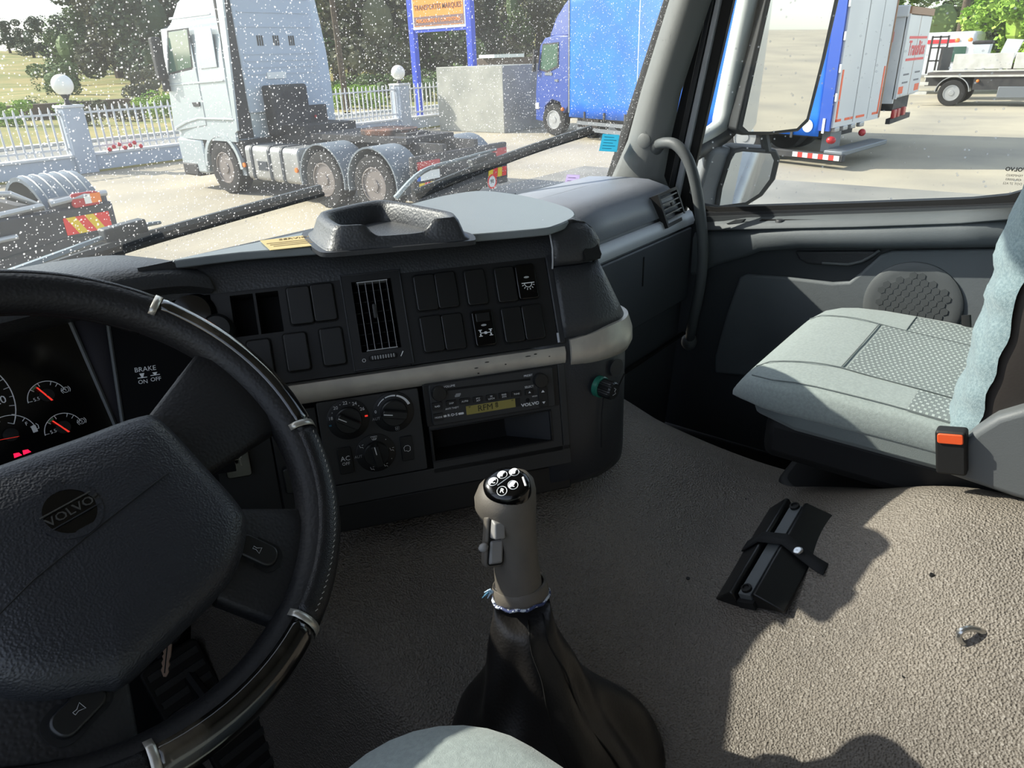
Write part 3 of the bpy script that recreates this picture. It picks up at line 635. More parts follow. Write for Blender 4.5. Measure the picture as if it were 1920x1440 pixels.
g = MB().lathe(CL.at(cx, cy, .0005), [(.012, 0), (.012, .004), (.001, .0045)], 20).build('speedometer', G['panel_black'], clus)
arc(CL, cx, cy, R0, -35, 215, .0005, 'gauge_scale', G['lamp_print'], g, 50)
for k in range(26):
    t = math.radians(-35+10*k); l = .006 if k % 2 == 0 else .004; b = MB(); b.tube([CL.p(cx+(R0-l)*math.cos(t), cy+(R0-l)*math.sin(t), .0008), CL.p(cx+R0*math.cos(t), cy+R0*math.sin(t), .0008)], .0004, 4); b.build('gauge_tick', G['lamp_print'], g)
text('120', CL, .0125, G['lamp_print'], 'gauge_number', g, cx+.045, cy-.006, .0008); text('100', CL, .0125, G['lamp_print'], 'gauge_number', g, cx+.032, cy+.031, .0008)
for px, py in ((33, 853), (50, 847)):
    a, c = CL.px(px, py, .001); MB().prism(CL, [(a-.004, c-.002), (a+.004, c-.002), (a+.002, c+.002), (a-.003, c+.003)], .0006, .001).build('warning_light', G['led_red'], clus)
# cluster hood: right cheek, brow, outer skin
def quadstrip(name, pts_a, pts_b, mat, th=.004):
    b = MB(); b.loft([pts_a, pts_b], closed=False, cap=False); return b.build(name, mat, dash, solid=th)
ck0, ck1 = CL.p(.050, .12, -.005), CL.p(.050, -.16, -.005)
bl = lambda v: UPF.p(bl0+.002, v, .003)
quadstrip('hood_cheek', [ck0, ck1], [bl(VT+.01), bl(-.10)], G['cheek_grey'])
b = MB(); b.tube([ck0+V(.004, -.004, 0), ck1+V(.004, -.004, 0)], .003, 6); b.build('hood_edge', G['plastic_grey'], dash)
b = MB(); b.tube([bl(VT), bl(-.10)], .0025, 6); b.build('hood_edge', G['plastic_grey'], dash)
mk('fascia_sheen', (136, 140, 150), .45, bump=(420, .3, .0006), bk='voronoi')  # bluish sky sheen of the upper pad is put into its colour
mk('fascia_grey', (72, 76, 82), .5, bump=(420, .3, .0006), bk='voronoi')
hoodp = [V(-.98, .93, 2.155), V(-.75, .895, 2.165), V(-.55, .875, 2.168), V(-.42, .874, 2.168), V(-.34, .862, 2.162), V(-.30, .85, 2.150)]
sec = lambda p, k: [p+V(0, .06, -.045), p+V(0, .02, -.022), p+V(0, 0, -.008), p+V(0, .008, .006), p+V(0, .035, .014), p+V(0, .09, .016), p+V(0, .16, .010), p+V(0, .17, -.05)]
b = MB(); b.loft([sec(p, 0) for p in catmull([tuple(p) for p in hoodp], 4)]); b.build('cluster_hood', G['dash_soft'], dash, smooth=60)
b = MB(); b.box(WORLD, -1.05, -.40, 1.0, 1.12, 1.36, 2.12); b.build('cluster_body', G['dash_black'], dash)
# windscreen shelf behind the console
b = MB(); b.grid(lambda s, t: V(-1.04+2.06*s, 1.0+(wsy(-1.04+2.06*s, 2.06)-.02-1.0)*t, 2.085-.03*t), 16, 3); b.build('windscreen_shelf', G['dash_black'], dash, solid=.006)

# ------------------------------------------------------------------ passenger side of the dashboard
def pprof(x, k):
    e = sst(.86, .985, x); y0 = .775+.02*e
    P = [(1.15, 1.36), (y0+.03, 1.36), (y0+.012, 1.60), (y0+.002, 1.80), (y0, 1.985), (y0+.004, 2.00), (y0+.018, 2.035), (y0+.040, 2.075-.006*e), (y0+.062, 2.094-.012*e), (y0+.095, 2.103-.016*e), (y0+.16, 2.104-.016*e), (1.12-.10*e, 2.095-.016*e), (1.16-.10*e, 2.03)]
    return [V(x, y, z) for y, z in P]
xs = [.20, .3, .5, .7, .84, .90, .94, .965, .98]
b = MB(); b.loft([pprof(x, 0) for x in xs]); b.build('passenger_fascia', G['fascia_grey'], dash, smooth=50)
b = MB(); b.loft([[V(x, .772, 1.998), V(x, .769, 2.008), V(x, .778, 2.028), V(x, .786, 2.032), V(x, .80, 2.02), V(x, .79, 1.998)] for x in (.42, .6, .8, .93, .965)]); b.build('fascia_trim', G['silver_grey'], dash, smooth=50)
b = MB(); b.loft([[V(x, y-.003, z+.002) for y, z in ((.793, 2.036), (.815, 2.077), (.84, 2.099), (.875, 2.1075), (.94, 2.1085), (1.05, 2.103))] for x in (.40, .6, .8, .9)]+[[V(.945, y-.003, z-.004) for y, z in ((.797, 2.036), (.82, 2.072), (.845, 2.092), (.88, 2.098), (.94, 2.098), (1.03, 2.094))]], closed=False, cap=False); b.build('fascia_pad', G['fascia_sheen'], dash, smooth=60, solid=.004)
b = MB(); b.tube([V(.42, .95, 2.110), V(.7, .955, 2.110), V(.82, .95, 2.110), V(.865, .93, 2.110), V(.85, .905, 2.110)], .002, 6); b.build('pad_groove', G['plastic_grey'], dash)
b = MB(); b.box(WORLD, .42, .955, .766, .776, 1.70, 1.706); b.build('glovebox_gap', G['hole_black'], dash)
b = MB(); b.box(WORLD, .35, .955, .770, .786, 1.80, 1.992); gb = b.build('glovebox_lid', G['fascia_grey'], dash, bevel=.004)
MB().box(WORLD, .70, .704, .7685, .771, 1.90, 1.97).build('scratch', G['hole_black'], gb)
# side air vent with slats
vf = Fr(at(1252, 385, 'y', .80), (1, .10, 0), (0, .42, 1))
vf = Fr(vf.p(0, -.006, 0), vf.u, vf.v)
sv = MB().holed(vf, -.066, .062, -.042, .040, [(-.056, .054, -.034, .033, .03)], .05, .012).build('air_vent', G['rubber'], dash, smooth=20, bevel=.0)
for k in range(5): 
    y = -.026+.0130*k; MB().box(vf, -.055, .053, y-.0014, y+.0014, -.006, .011).build('vane', G['dash_soft'], sv)
MB().box(vf, -.003, .003, -.033, .032, -.014, -.006).build('vane', G['panel_grey'], sv)
MB().box(vf, -.006, .006, .001, .010, .009, .014).build('vane_tab', G['panel_grey'], sv, bevel=.001)
# ================================================================== RADIO
radio = thing('car_radio', LO.p((ra0+ra1)/2, rb1-.07, .003), 'black car radio with compact disc slot and olive display in the dashboard', 'radio')
k0 = LP(805, 719); k1 = LP(1037, 689); k2 = LP(1037, 764); k3 = LP(808, 794)
A0, A1 = (k0[0]+k3[0])/2, (k1[0]+k2[0])/2; B1, B0 = (k0[1]+k1[1])/2, (k2[1]+k3[1])/2
MB().prism(LO, rr(A0, A1, B0, B1, .003), .001, .009).build('faceplate', G['panel_grey'], radio, bevel=.0012)
MB().box(LO, A0-.008, A1+.008, B0-.001, B1+.001, .001, .0042).build('mounting_frame', G['panel_black'], radio, bevel=.0008)
RW, RH = A1-A0, B1-B0; RF = LO.at((A0+A1)/2, (B0+B1)/2, .009)
def rp_(x, y):                                           # zoomed radio picture coordinates to face
    a, c = LP(740+x/4.364, 480+y/4.364, .009); return a-RF_o[0], c-RF_o[1]
RF_o = ((A0+A1)/2, (B0+B1)/2)
for (x, y) in ((357, 1120), (1185, 1012)):
    a, c = rp_(x, y); kn = MB().lathe(RF.at(a, c, 0), [(.0105, 0), (.0105, .008), (.0095, .010), (.001, .0104)], 28).build('knob', G['switch_black'], radio)
a0, c0 = rp_(425, 1098); a1, c1 = rp_(1110, 1010)
b = MB(); b.prism(RF, [(a0, c0-.001), (a1, c1-.0012), (a1, c1+.0022), (a0+.002, c0+.0022)], -.001, .0003); b.build('disc_slot', G['hole_black'], radio)
def rbtn(x, y, w, h, s, size=.0034):
    a, c = rp_(x, y); o = MB().prism(RF, rr(a-w/2, a+w/2, c-h/2, c+h/2, .0015), -.001, .0022, inset=.0005).build('button', G['panel_black'], radio)
    for i, t in enumerate(s.split('|')): text(t, RF, size, G['lamp_print'], 'button_word', o, a, c+(.0016-.0032*i if '|' in s else 0), .0024)
    return o
for x, y, s in ((462, 1202, 'DISP'), (572, 1186, 'AUTO'), (681, 1172, 'PTY|AFT'), (788, 1156, 'TP|LOCN'), (892, 1140, 'RND|SCN'), (995, 1126, 'TUNE')): rbtn(x, y, .0155, .0085, s)
rbtn(347, 1228, .0150, .0115, 'RAD', .0038); rbtn(357, 1318, .0150, .0115, 'MODE', .0038)
o = rbtn(1100, 1112, .0135, .009, '', .003); a, c = rp_(1100, 1112); MB().prism(RF, [(a-.0018, c-.0012), (a+.0018, c-.0012), (a, c+.0018)], .0022, .0026).build('arrow', G['lamp_print'], o)
a, c = rp_(1212, 1150); o = MB().prism(RF, rr(a-.0068, a+.0068, c-.0155, c+.0155, .002), -.001, .0024).build('button', G['panel_black'], radio, bevel=.0006)
MB().prism(RF, [(a-.0025, c+.007), (a+.0025, c+.007), (a, c+.0105)], .0024, .0028).build('arrow', G['lamp_print'], o)
MB().prism(RF, [(a-.0025, c-.007), (a, c-.0105), (a+.0025, c-.007)], .0024, .0028).build('arrow', G['lamp_print'], o)
p0 = rp_(582, 1230); p1 = rp_(1027, 1160); p2 = rp_(1027, 1230); p3 = rp_(582, 1300)
dx0, dx1 = p0[0], p1[0]; dy1, dy0 = (p0[1]+p1[1])/2, (p2[1]+p3[1])/2
ds = MB().box(RF, dx0, dx1-.008, dy0, dy1, -.0005, .0004).build('display', G['lcd'], radio)
text('RFM', RF, .0125, G['lcd_ink'], 'display_word', ds, dx0+.028, dy0+.0065, .0006); text('8', RF, .0095, G['lcd_ink'], 'display_word', ds, dx1-.036, dy0+.007, .0006)
text('FM', RF, .0034, G['lcd_ink'], 'display_word', ds, dx1-.036, dy1-.0022, .0006); text('TP', RF, .003, G['lcd_ink'], 'display_word', ds, dx0+.005, dy1-.002, .0006); text('AF', RF, .003, G['lcd_ink'], 'display_word', ds, dx1-.012, dy1-.002, .0006)
MB().box(RF, dx1-.0078, dx1-.001, dy0, dy1, -.0005, .0008).build('display_cap', G['panel_black'], radio)
for x, y, s, z in ((447, 1065, 'VOLUME', .0042), (1092, 978, 'PRESET', .0042), (1100, 1070, 'SELECT', .0042), (470, 1245, 'ANTI THEFT', .0036), (1145, 1147, 'VR300', .0030)): a, c = rp_(x, y); text(s, RF, z, G['lamp_print'], 'faceplate_word', radio, a, c, .0004)
a, c = rp_(1110, 1212); text('VOLVO', RF, .0062, G['lamp_print'], 'faceplate_word', radio, a, c, .0004, stretch=1.35, bold=.03)
a, c = rp_(473, 1300); text('R·D·S', RF, .0052, G['lamp_print'], 'faceplate_word', radio, a, c, .0004, bold=.02, stretch=1.2)
for sx in (-.0125, .0125): MB().prism(RF, rr(a+sx-.004, a+sx+.004, c-.0015, c+.0015, .001), 0, .0003).build('faceplate_mark', G['lamp_print'], radio)
a, c = rp_(514, 1135); 
for k in range(3): MB().box(RF, a-.004+.0009*k, a+.003+.0009*k, c-.003+.0012*k, c-.0022+.0012*k+.0016, 0, .0003).build('disc_symbol', G['print_dim'], radio)
a, c = rp_(1088, 1180); MB().lathe(RF.at(a, c, 0), [(.0030, 0), (.0030, .0006), (.001, .0002)], 14).build('sensor', G['hole_black'], radio)

# ================================================================== STEERING WHEEL
_a, _t = .10, math.radians(48)
nw = V(math.sin(_a)*math.cos(_t), -math.cos(_a)*math.cos(_t), math.sin(_t)); e1 = ZV.cross(nw).normalized(); e2 = nw.cross(e1)
SWF = Fr((-.60, .60, 2.081), e1, e2)
sw = thing('steering_wheel', (-.6, .62, 2.03), 'black leather steering wheel with dark glossy wood sections and silver rings', 'steering wheel')
RM, RT_ = .2160, .0203
def rimpt(th, ph, r, R=RM):
    t = math.radians(th); p = math.radians(ph); return SWF.p((R+r*math.cos(p))*math.cos(t), (R+r*math.cos(p))*math.sin(t), r*math.sin(p))
b = MB(); b.loft([[rimpt(3*k, 360*j/16, RT_) for j in range(16)] for k in range(120)], loop=True); b.build('rim', G['wheel_rubber'], sw, smooth=80)
def rim_seg(name, t0, t1, p0, p1, r, mat, n=None):
    n = n or max(2, int(abs(t1-t0)/3)); b = MB(); m = 12
    ph = [p0+(p1-p0)*j/m for j in range(m+1)]; cl = abs(p1-p0) > 359
    b.loft([[rimpt(t0+(t1-t0)*k/n, q, r-(0 if cl or 0 < j < m else .0016)) for j, q in enumerate(ph[:-1] if cl else ph)] for k in range(n+1)], closed=cl, cap=False)
    return b.build(name, mat, sw, smooth=70, solid=0 if cl else .0004)
rings_a = [39, -10, -65, -105]
RA = {}
for i, (px, py) in enumerate(((290, 577), (565, 800), (565, 1165), (280, 1415))):
    a, c = SWF.px(px, py, .012); RA[i] = math.degrees(math.atan2(c, a))
rim_seg('wood_grip', RA[0], RA[1], -95, 100, .0218, G['wheel_wood']); rim_seg('wood_grip', RA[2], RA[3], -95, 108, .0218, G['wheel_wood'])
rim_seg('leather_grip', RA[1]-1, RA[2]+1, -150, 112, .0214, G['wheel_leather'])
rim_seg('leather_grip', RA[0]+1, 141, -150, 70, .0214, G['wheel_leather'])
rim_seg('wood_grip', 141, 190, -95, 100, .0218, G['wheel_wood']); rim_seg('leather_grip', 190, 254, -150, 112, .0214, G['wheel_leather'])
for t in list(RA.values())+[141, 190]: rim_seg('rim_ring', t-.9, t+.9, -105, 124, .0226, G['ring_silver'], 2)
for k in range(34):                                     # light stitches along the leather grip
    t = RA[1]-3-(RA[1]-RA[2]-6)*k/33; b = MB(); b.tube([rimpt(t-.35, 66, .0217), rimpt(t+.35, 62, .0217)], .0005, 4); b.build('stitch', G['stitch'], sw)
# hub pad
HO = [(-.104, .036), (-.06, .044), (-.029, .043), (.031, .038), (.085, .034), (.099, .022), (.104, -.032), (.107, -.085), (.098, -.108), (.059, -.136), (-.005, -.148), (-.046, -.154), (-.060, -.148), (-.098, -.122), (-.118, -.085), (-.113, -.02)]
HOc = [(p.x, p.y) for p in catmull([(x, y, 0) for x, y in HO], 4, True)]
hc = (-.004, -.055)
def hring(s, h, dy=0): return [SWF.p(hc[0]+(x-hc[0])*s, hc[1]+(y-hc[1])*s+dy, h) for x, y in HOc]
b = MB(); b.loft([hring(.96, -.03), hring(1.0, -.005), hring(1.0, .014), hring(.975, .023), hring(.90, .032), hring(.78, .037), hring(.5, .040), hring(.02, .041)]); hub = b.build('hub_pad', G['hub_pad'], sw, smooth=70)
b = MB(); b.tube([SWF.p(-.112, -.075, .0345), SWF.p(-.06, -.058, .0402), SWF.p(0, -.045, .0412), SWF.p(.06, -.033, .0402), SWF.p(.100, -.024, .0245)], .0007, 5); b.build('tear_seam', G['panel_black'], hub)
# emblem: ring with arrow and raised word
lx, ly = SWF.px(132, 957, .042); EF = SWF.at(lx, ly, .0402).rot(3)
def flatarc(F, r, w, a0, a1, n, c0, c1):
    b = MB(); b.loft([[F.p((r+s*w)*math.cos(math.radians(a0+(a1-a0)*k/n)), (r+s*w)*math.sin(math.radians(a0+(a1-a0)*k/n)), c) for s, c in ((-1, c0), (1, c0), (1, c1), (-1, c1))] for k in range(n+1)]); return b
em = MB().lathe(EF, [(.0225, -.002), (.0225, .0005), (.001, .0006)], 40).build('emblem', G['gloss_black'], hub)
flatarc(EF, .0205, .0022, 0, 360, 36, .0004, .0012).build('emblem_ring', G['hub_pad'], em)
b = MB(); b.prism(EF, [(-.001, .018), (.006, .019), (.0095, .0265), (.002, .0295), (-.0065, .0255)], .0004, .0014); b.build('emblem_arrow', G['hub_pad'], em)
b = MB(); b.box(EF, -.0195, .0195, .0052, .0062, .0006, .0026); b.build('emblem_bar', G['emblem_grey'], em)
text('VOLVO', EF, .0098, G['emblem_grey'], 'emblem_word', em, 0, -.0005, .0008, .0009, stretch=1.12)
b = MB(); b.box(EF, -.0195, .0195, -.0068, -.0060, .0006, .0020); b.build('emblem_bar', G['hub_pad'], em)
# spokes
def spoke(pa, pb, name='spoke'):
    b = MB(); rings = []
    for (x0, y0, x1, y1, h0, h1) in (pa, *[tuple(pa[i]+(pb[i]-pa[i])*k/4 for i in range(6)) for k in (1, 2, 3)], pb):
        A = SWF.p(x0, y0, h0); B = SWF.p(x1, y1, h0); d = nw*.018
        rings.append([A, A+(B-A)*.15+nw*.006, A+(B-A)*.85+nw*.006, B, B-d, A-d])
    b.loft(rings); return b.build(name, G['wheel_rubber'], sw, smooth=60, bevel=.004, seg=3)
spoke((.085, .030, .095, -.040, .004, 0), (.196, .088, .215, -.030, .000, 0))
spoke((-.100, .030, -.105, -.040, .004, 0), (-.196, .088, -.215, -.030, .000, 0))
spoke((.100, -.075, .045, -.140, .006, 0), (.172, -.118, .080, -.195, .000, 0))
spoke((-.105, -.085, -.035, -.142, .006, 0), (-.172, -.118, -.060, -.203, .000, 0))
for px, py, rt_, nm in ((481, 1032, -62, 0), (147, 1331, 12, 0)):
    a, c = SWF.px(px, py, .012); Fb = SWF.at(a, c, .008).rot(rt_)
    hb = MB().prism(Fb, rr(-.022, .022, -.0115, .0115, .010, 6), -.006, .0065, inset=.003).build('horn_button', G['gloss_black'] if nm else G['switch_black'], sw, bevel=.0015)
    MB().prism(Fb, rr(-.0245, .0245, -.014, .014, .012, 6), -.006, .0015).build('button_bezel', G['hole_black'], hb)
    b = MB(); b.tube([Fb.p(x, y, .0068) for x, y in ((-.004, -.0012), (-.001, -.0008), (.003, -.003), (.003, .003), (-.001, .0008), (-.004, .0012))], .0003, 4, loop=True); b.build('horn_symbol', G['print_dim'], hb)
# column shroud, stalk, ignition key
b = MB(); cS = [SWF.p(0, -.05, -h) for h in (.02, .06, .12, .22, .30)]
b.loft([[p+e1*rx*math.cos(2*math.pi*k/16)+e2*ry*math.sin(2*math.pi*k/16) for k in range(16)] for p, rx, ry in zip(cS, (.045, .06, .075, .085, .085), (.045, .055, .06, .065, .065))]); b.build('column_shroud', G['dash_black'], sw, smooth=60)
b = MB(); b.tube([SWF.p(.05, -.03, -.06), SWF.p(.13, -.015, -.055), SWF.p(.20, -.005, -.045)], [.008, .009, .012], 10, flat=.6); b.build('stalk', G['gloss_black'], sw)
key = thing('ignition_key', dep(312, 1236, .78), 'small brass key hanging below the steering wheel hub', 'key')
FK = Fr(dep(312, 1236, .78), RT*.97-UP*.1, UP*.98+RT*-.18)
kb = MB().prism(FK, [(-.0042, .020), (-.0042, .012), (-.003, .0105), (-.0046, .009), (-.003, .006), (-.0046, .003), (-.003, 0), (-.0046, -.004), (-.003, -.008), (-.0044, -.012), (-.001, -.019), (.002, -.019), (.004, -.014), (.003, -.010), (.0044, -.006), (.003, -.002), (.0044, .003), (.0044, .020)], -.001, .001).build('key_blade', G['key_brass'], key)
MB().box(FK, -.0006, .0006, -.015, .020, .0009, .0013).build('key_groove', G['rubber'], kb)
MB().prism(FK, rr(-.012, .012, .018, .045, .008), -.003, .003).build('key_bow', G['rubber'], key, bevel=.001)
# pedals
for nm, px, py, lab in (('accelerator_pedal', 350, 1292, 'ribbed black pedal in the driver footwell under the key'), ('foot_plate', 470, 1420, 'dark ribbed foot plate low beside the tunnel mat')):
    p = dep(px, py, 1.06 if nm[0] == 'a' else 1.02); Fp = Fr(p, (1, 0, 0), (0, .55, .83)); t = thing(nm, p, lab, 'pedal')
    MB().prism(Fp, rr(-.045, .045, -.06, .06, .01), -.012, 0).build('pedal_plate', G['rubber'], t, bevel=.003)
    for k in range(5): MB().box(Fp, -.038, .038, -.05+.022*k, -.04+.022*k, 0, .004).build('rib', G['dash_black'], t)
    MB().tube([Fp.p(0, .0, -.01), Fp.p(0, .16, -.09)], .01, 8).build('pedal_arm', G['rubber'], t)

# ================================================================== TRAY AND CARD ON THE DASH TOP
tr = thing('dash_tray', at(720, 425, 'z', 2.182), 'black moulded open tray fixed on top of the dashboard', 'tray')
zt = 2.1815
def to(ps, z): return [at(*p, 'z', z) for p in ps]
base = to(((572, 428), (600, 459), (640, 456), (760, 444), (868, 432), (872, 426)), zt)
BRb = V(at(868, 420, 'z', zt).x+.012, 0, 0)
Lt = at(596, 398, 'z', 2.2135); BR = at(714, 372.5, 'z', 2.2135); Rt = at(846, 398, 'z', 2.2135); FL = at(632, 424, 'z', 2.2135); FR_ = at(850, 407, 'z', 2.2135)
topo = [FL, FL+(FR_-FL)*.22, FL+(FR_-FL)*.30, FL+(FR_-FL)*.75, FL+(FR_-FL)*.84, FR_, Rt, BR, Lt]
dz = [0, 0, -.017, -.017, 0, 0, 0, 0, 0]
_c3 = [V(p.x, p.y, d) for p, d in zip(topo, dz)]
for _it in range(3):
    _q = .14 if _it == 0 else .25
    _c3 = [x for i in range(len(_c3)) for x in (_c3[i].lerp(_c3[(i+1) % len(_c3)], _q), _c3[i].lerp(_c3[(i+1) % len(_c3)], 1-_q))]
_c3 = _c3; topo = [V(p.x, p.y, 2.2135) for p in _c3]; dz = [max(-.017, min(0, p.z)) for p in _c3]
cen = sum((p for p in topo), V(0, 0, 0))/len(topo)
def sc(p, s, z): return V(cen.x+(p.x-cen.x)*s, cen.y+(p.y-cen.y)*s, z)
def rg(s, z, f=1): return [sc(p, s, z+f*d) for p, d in zip(topo, dz)]
b = MB(); b.loft([rg(1.30, zt-.004, 0), rg(1.30, zt, 0), rg(1.24, zt+.004, 0), rg(1.19, zt+.006, 0), rg(1.10, 2.206), rg(1.03, 2.2135), rg(.96, 2.2135), rg(.90, 2.209), rg(.82, zt+.006, 0), rg(.02, zt+.005, 0)])
b.build('tray_shell', G['dash_soft'], tr, smooth=60)
MB().loft([rg(1.36, zt-.004, 0), rg(1.36, zt+.002, 0), rg(1.2, zt+.003, 0)]).build('tray_flange', G['dash_black'], tr, smooth=30)
cf = to(((488, 452), (580, 441), (600, 460), (507, 470)), 2.1828); cx_ = sum(cf, V(0, 0, 0))/4
card = thing('paper_label', cx_, 'small yellowed paper label stuck on the dashboard top left of the tray', 'label')
b = MB(); b.loft([cf, [p+V(0, 0, .0008) for p in cf]]); b.build('paper', G['card'], card)
u_ = (cf[1]-cf[0]).normalized(); FC = Fr(cx_+V(0, 0, .0009), (cf[2]-cf[3]).normalized(), (cf[0]-cf[3]).normalized())
text('SERVICE', FC, .012, G['card_ink'], 'paper_print', card, .008, .022, .0003); 
for k in range(3): MB().box(FC, -.03+.004*k, .04, .004-.010*k, .007-.010*k, 0, .0003).build('print_line', G['card_ink'], card)

# ================================================================== GEAR LEVER
gl = thing('gear_lever', onmat(1040, 1425), 'grey truck gear lever with shift diagram cap and leather boot', 'gear lever')
D0 = .765
hand = [(952, 886, 40, .765), (951, 892, 78, .765), (949, 905, 104, .765), (947, 924, 117, .765), (948, 944, 116, .766), (953, 964, 105, .768), (959, 984, 93, .770), (963, 1002, 86, .772), (966, 1030, 84, .776), (968, 1060, 85, .780), (971, 1085, 87, .785), (974, 1108, 88, .79)]
hp = [(dep(x, y, d), w*d/FPX/2) for x, y, w, d in hand]
ax = (hp[3][0]-hp[-1][0]).normalized(); bu = ax.cross(FW).normalized(); bv = ax.cross(bu)
b = MB(); b.loft([[p+bu*r*math.cos(2*math.pi*k/28)+bv*r*1.0*math.sin(2*math.pi*k/28)+ax*(0) for k in range(28)] for p, r in hp]); b.build('handle', G['knob_grey'], gl, smooth=70)
ncap = (ax*.80-FW*.62-RT*.02).normalized(); pc = dep(951, 908, .765)
ucap = RT-ncap*RT.dot(ncap); CF = Fr(pc-ncap*.0, ucap, ncap.cross(ucap))
CF = Fr(dep(951, 909, .765)+(-FW)*.020+ax*.004, CF.u, CF.v).rot(-12)
cap = MB(); cap.loft([[CF.p(rx*math.cos(2*math.pi*k/32), ry*math.sin(2*math.pi*k/32), c) for k in range(32)] for rx, ry, c in ((.0255, .0225, -.012), (.0252, .0222, -.001), (.023, .0200, .0022), (.016, .014, .0042), (.001, .001, .0050))])
cap = cap.build('shift_cap', G['gloss_black'], gl, smooth=60)
def capz(x, y): return .0060-.0045*((x/.0275)**2+(y/.0245)**2)
def caparc(cx, cy, r, nm, a0=0, a1=360):
    b = MB(); b.tube([CF.p(cx+r*math.cos(math.radians(a0+(a1-a0)*k/16)), cy+r*math.sin(math.radians(a0+(a1-a0)*k/16)), capz(cx+r*math.cos(math.radians(a0+(a1-a0)*k/16)), cy+r*math.sin(math.radians(a0+(a1-a0)*k/16)))) for k in range(17)], .0004, 4); b.build(nm, G['lamp_print'], cap)
for cx, cy, s in ((-.0015, -.0125, 'R'), (-.0135, -.002, 'C'), (.0085, -.004, '2'), (-.0055, .0075, '1'), (.0060, .013, '3')):
    caparc(cx, cy, .0052, 'shift_mark'); tt = text(s, CF, .0075, G['lamp_print'], 'shift_mark', cap, cx, cy, capz(cx, cy), bold=.02)
    if s != 'R': MB().prism(CF, ell(cx, cy, .0050, .0050, 12, 60, 240), capz(cx, cy)-.001, capz(cx, cy)+.0002).build('shift_mark', G['lamp_print'], cap)
for q in (((-.0075, -.0065), (.0045, .0085)), ((.0165, .008), (.0215, -.002))):
    b = MB(); b.tube([CF.p(*q[0], capz(*q[0])), CF.p(*q[1], capz(*q[1]))], .0006 if q[0][0] < 0 else .0013, 4); b.build('shift_mark', G['lamp_print'], cap)
# range selector on the left of the handle
FS = Fr(dep(938, 1006, .770)-FW*.021-RT*.004, RT*.86+FW*.5, ax)
MB().prism(FS, rr(-.013, .011, -.029, .029, .006), -.008, .0015).build('selector_bezel', G['knob_grey'], gl, bevel=.002)
MB().prism(FS, rr(-.010, .009, -.026, .026, .004), -.001, .0025).build('selector_slot', G['hole_black'], gl)
sl_ = MB(); sl_.loft([[FS.p(a, c, h) for a, c, h in ((-.009, .026, .001), (.007, .026, .001), (.007, .004, .001), (-.009, .004, .001))], [FS.p(a, c, h) for a, c, h in ((-.009, .022, .011), (.004, .022, .010), (.004, .006, .013), (-.009, .006, .014))]]); so_ = sl_.build('range_switch', G['knob_light'], gl, bevel=.0022, seg=3)
b = MB(); b.loft([[FS.p(a, c, h) for a, c, h in ((-.009, .003, .001), (.008, .003, .001), (.008, -.025, .001), (-.009, -.025, .001))], [FS.p(a, c, h) for a, c, h in ((-.008, .0, .004), (.006, .0, .004), (.006, -.022, .006), (-.008, -.022, .006))]]); b.build('split_switch', G['knob_light'], gl, bevel=.0018)
b = MB(); b.ball(FS.p(-.017, -.004, .004), .006, .005, .0045, 10, 6); b.build('split_tab', G['knob_light'], gl)
# boot
BT = [(975, 1092, 98, .792, 0), (975, 1098, 104, .792, 0), (976, 1112, 104, .795, .01), (979, 1120, 102, .797, .02), (981, 1150, 112, .803, .04), (984, 1185, 126, .812, .06), (997, 1222, 158, .82, .08), (1003, 1263, 185, .83, .11), (1012, 1303, 228, .84, .12), (1030, 1343, 300, .85, .12), (1035, 1383, 360, .858, .10), (1043, 1424, 410, .865, .08), (1045, 1455, 440, .872, .05)]
rng = random.Random(3); b = MB(); rings = []; NB = 64
for j, (x, y, w, d, f) in enumerate(BT):
    c = dep(x, y, d); r = w*d/FPX/2; tl = min(1, j/6)
    uu = (RT*(1-tl)+V(RT.x, RT.y, 0)*tl).normalized(); vv = (bv*(1-tl)+V(-uu.y, uu.x, 0)*tl); vv = (vv-uu*vv.dot(uu)).normalized()
    rg_ = []
    for k in range(NB):
        t = 2*math.pi*k/NB; q = 1+1.25*f*(.75*math.sin(3*t+.55*j+.6)+.6*math.sin(5*t-.8*j+1)+.4*math.sin(8*t+1.3*j))
        rg_.append(c+uu*r*q*math.cos(t)+vv*r*q*.82*math.sin(t))
    rings.append(rg_)
b.loft(rings); bo = b.build('boot', G['boot_leather'], gl, smooth=80, sub=1)
# stitched seams running down the boot
for kk in (50, 56):
    b = MB(); pts = [rings[j][kk]+(rings[j][kk]-sum(rings[j], V(0, 0, 0))/NB).normalized()*.001 for j in range(3, 12)]; b.tube(catmull([tuple(p) for p in pts], 4), .0011, 5); b.build('boot_seam', G['rubber'], bo)
c = dep(976, 1107, .794); r = 54*.794/FPX
b = MB(); b.loft([[c+ax*h_+bu*q_*math.cos(2*math.pi*k/28)+bv*q_*math.sin(2*math.pi*k/28) for k in range(28)] for q_, h_ in ((.0275, -.008), (.0300, -.007), (.0312, -.002), (.0312, .005), (.0300, .009), (.0278, .0095), (.0262, .006))], loop=False, cap=False); b.build('boot_collar', G['knob_grey'], gl, smooth=60, solid=.001)
c2 = dep(977, 1117, .796); b = MB()
b.tube([c2+bu*(r*.99)*math.cos(2*math.pi*k/40)+bv*(r*.99)*math.sin(2*math.pi*k/40)+ax*(.0012*math.sin(20*math.pi*k/40)) for k in range(40)], .0018, 6, loop=True); b.build('tie_cord', G['cord'], gl)
for k in range(9):
    b = MB(); e = dep(914+rng.uniform(-10, 6), 1115+rng.uniform(-8, 9), .785); b.tube([dep(925, 1110, .785), (dep(925, 1110, .785)+e)/2+V(0, 0, .003), e], [.0012, .0012, .0006], 5); b.build('frayed_end', G['frayed'] if k % 3 else G['sticker_ink'], gl)

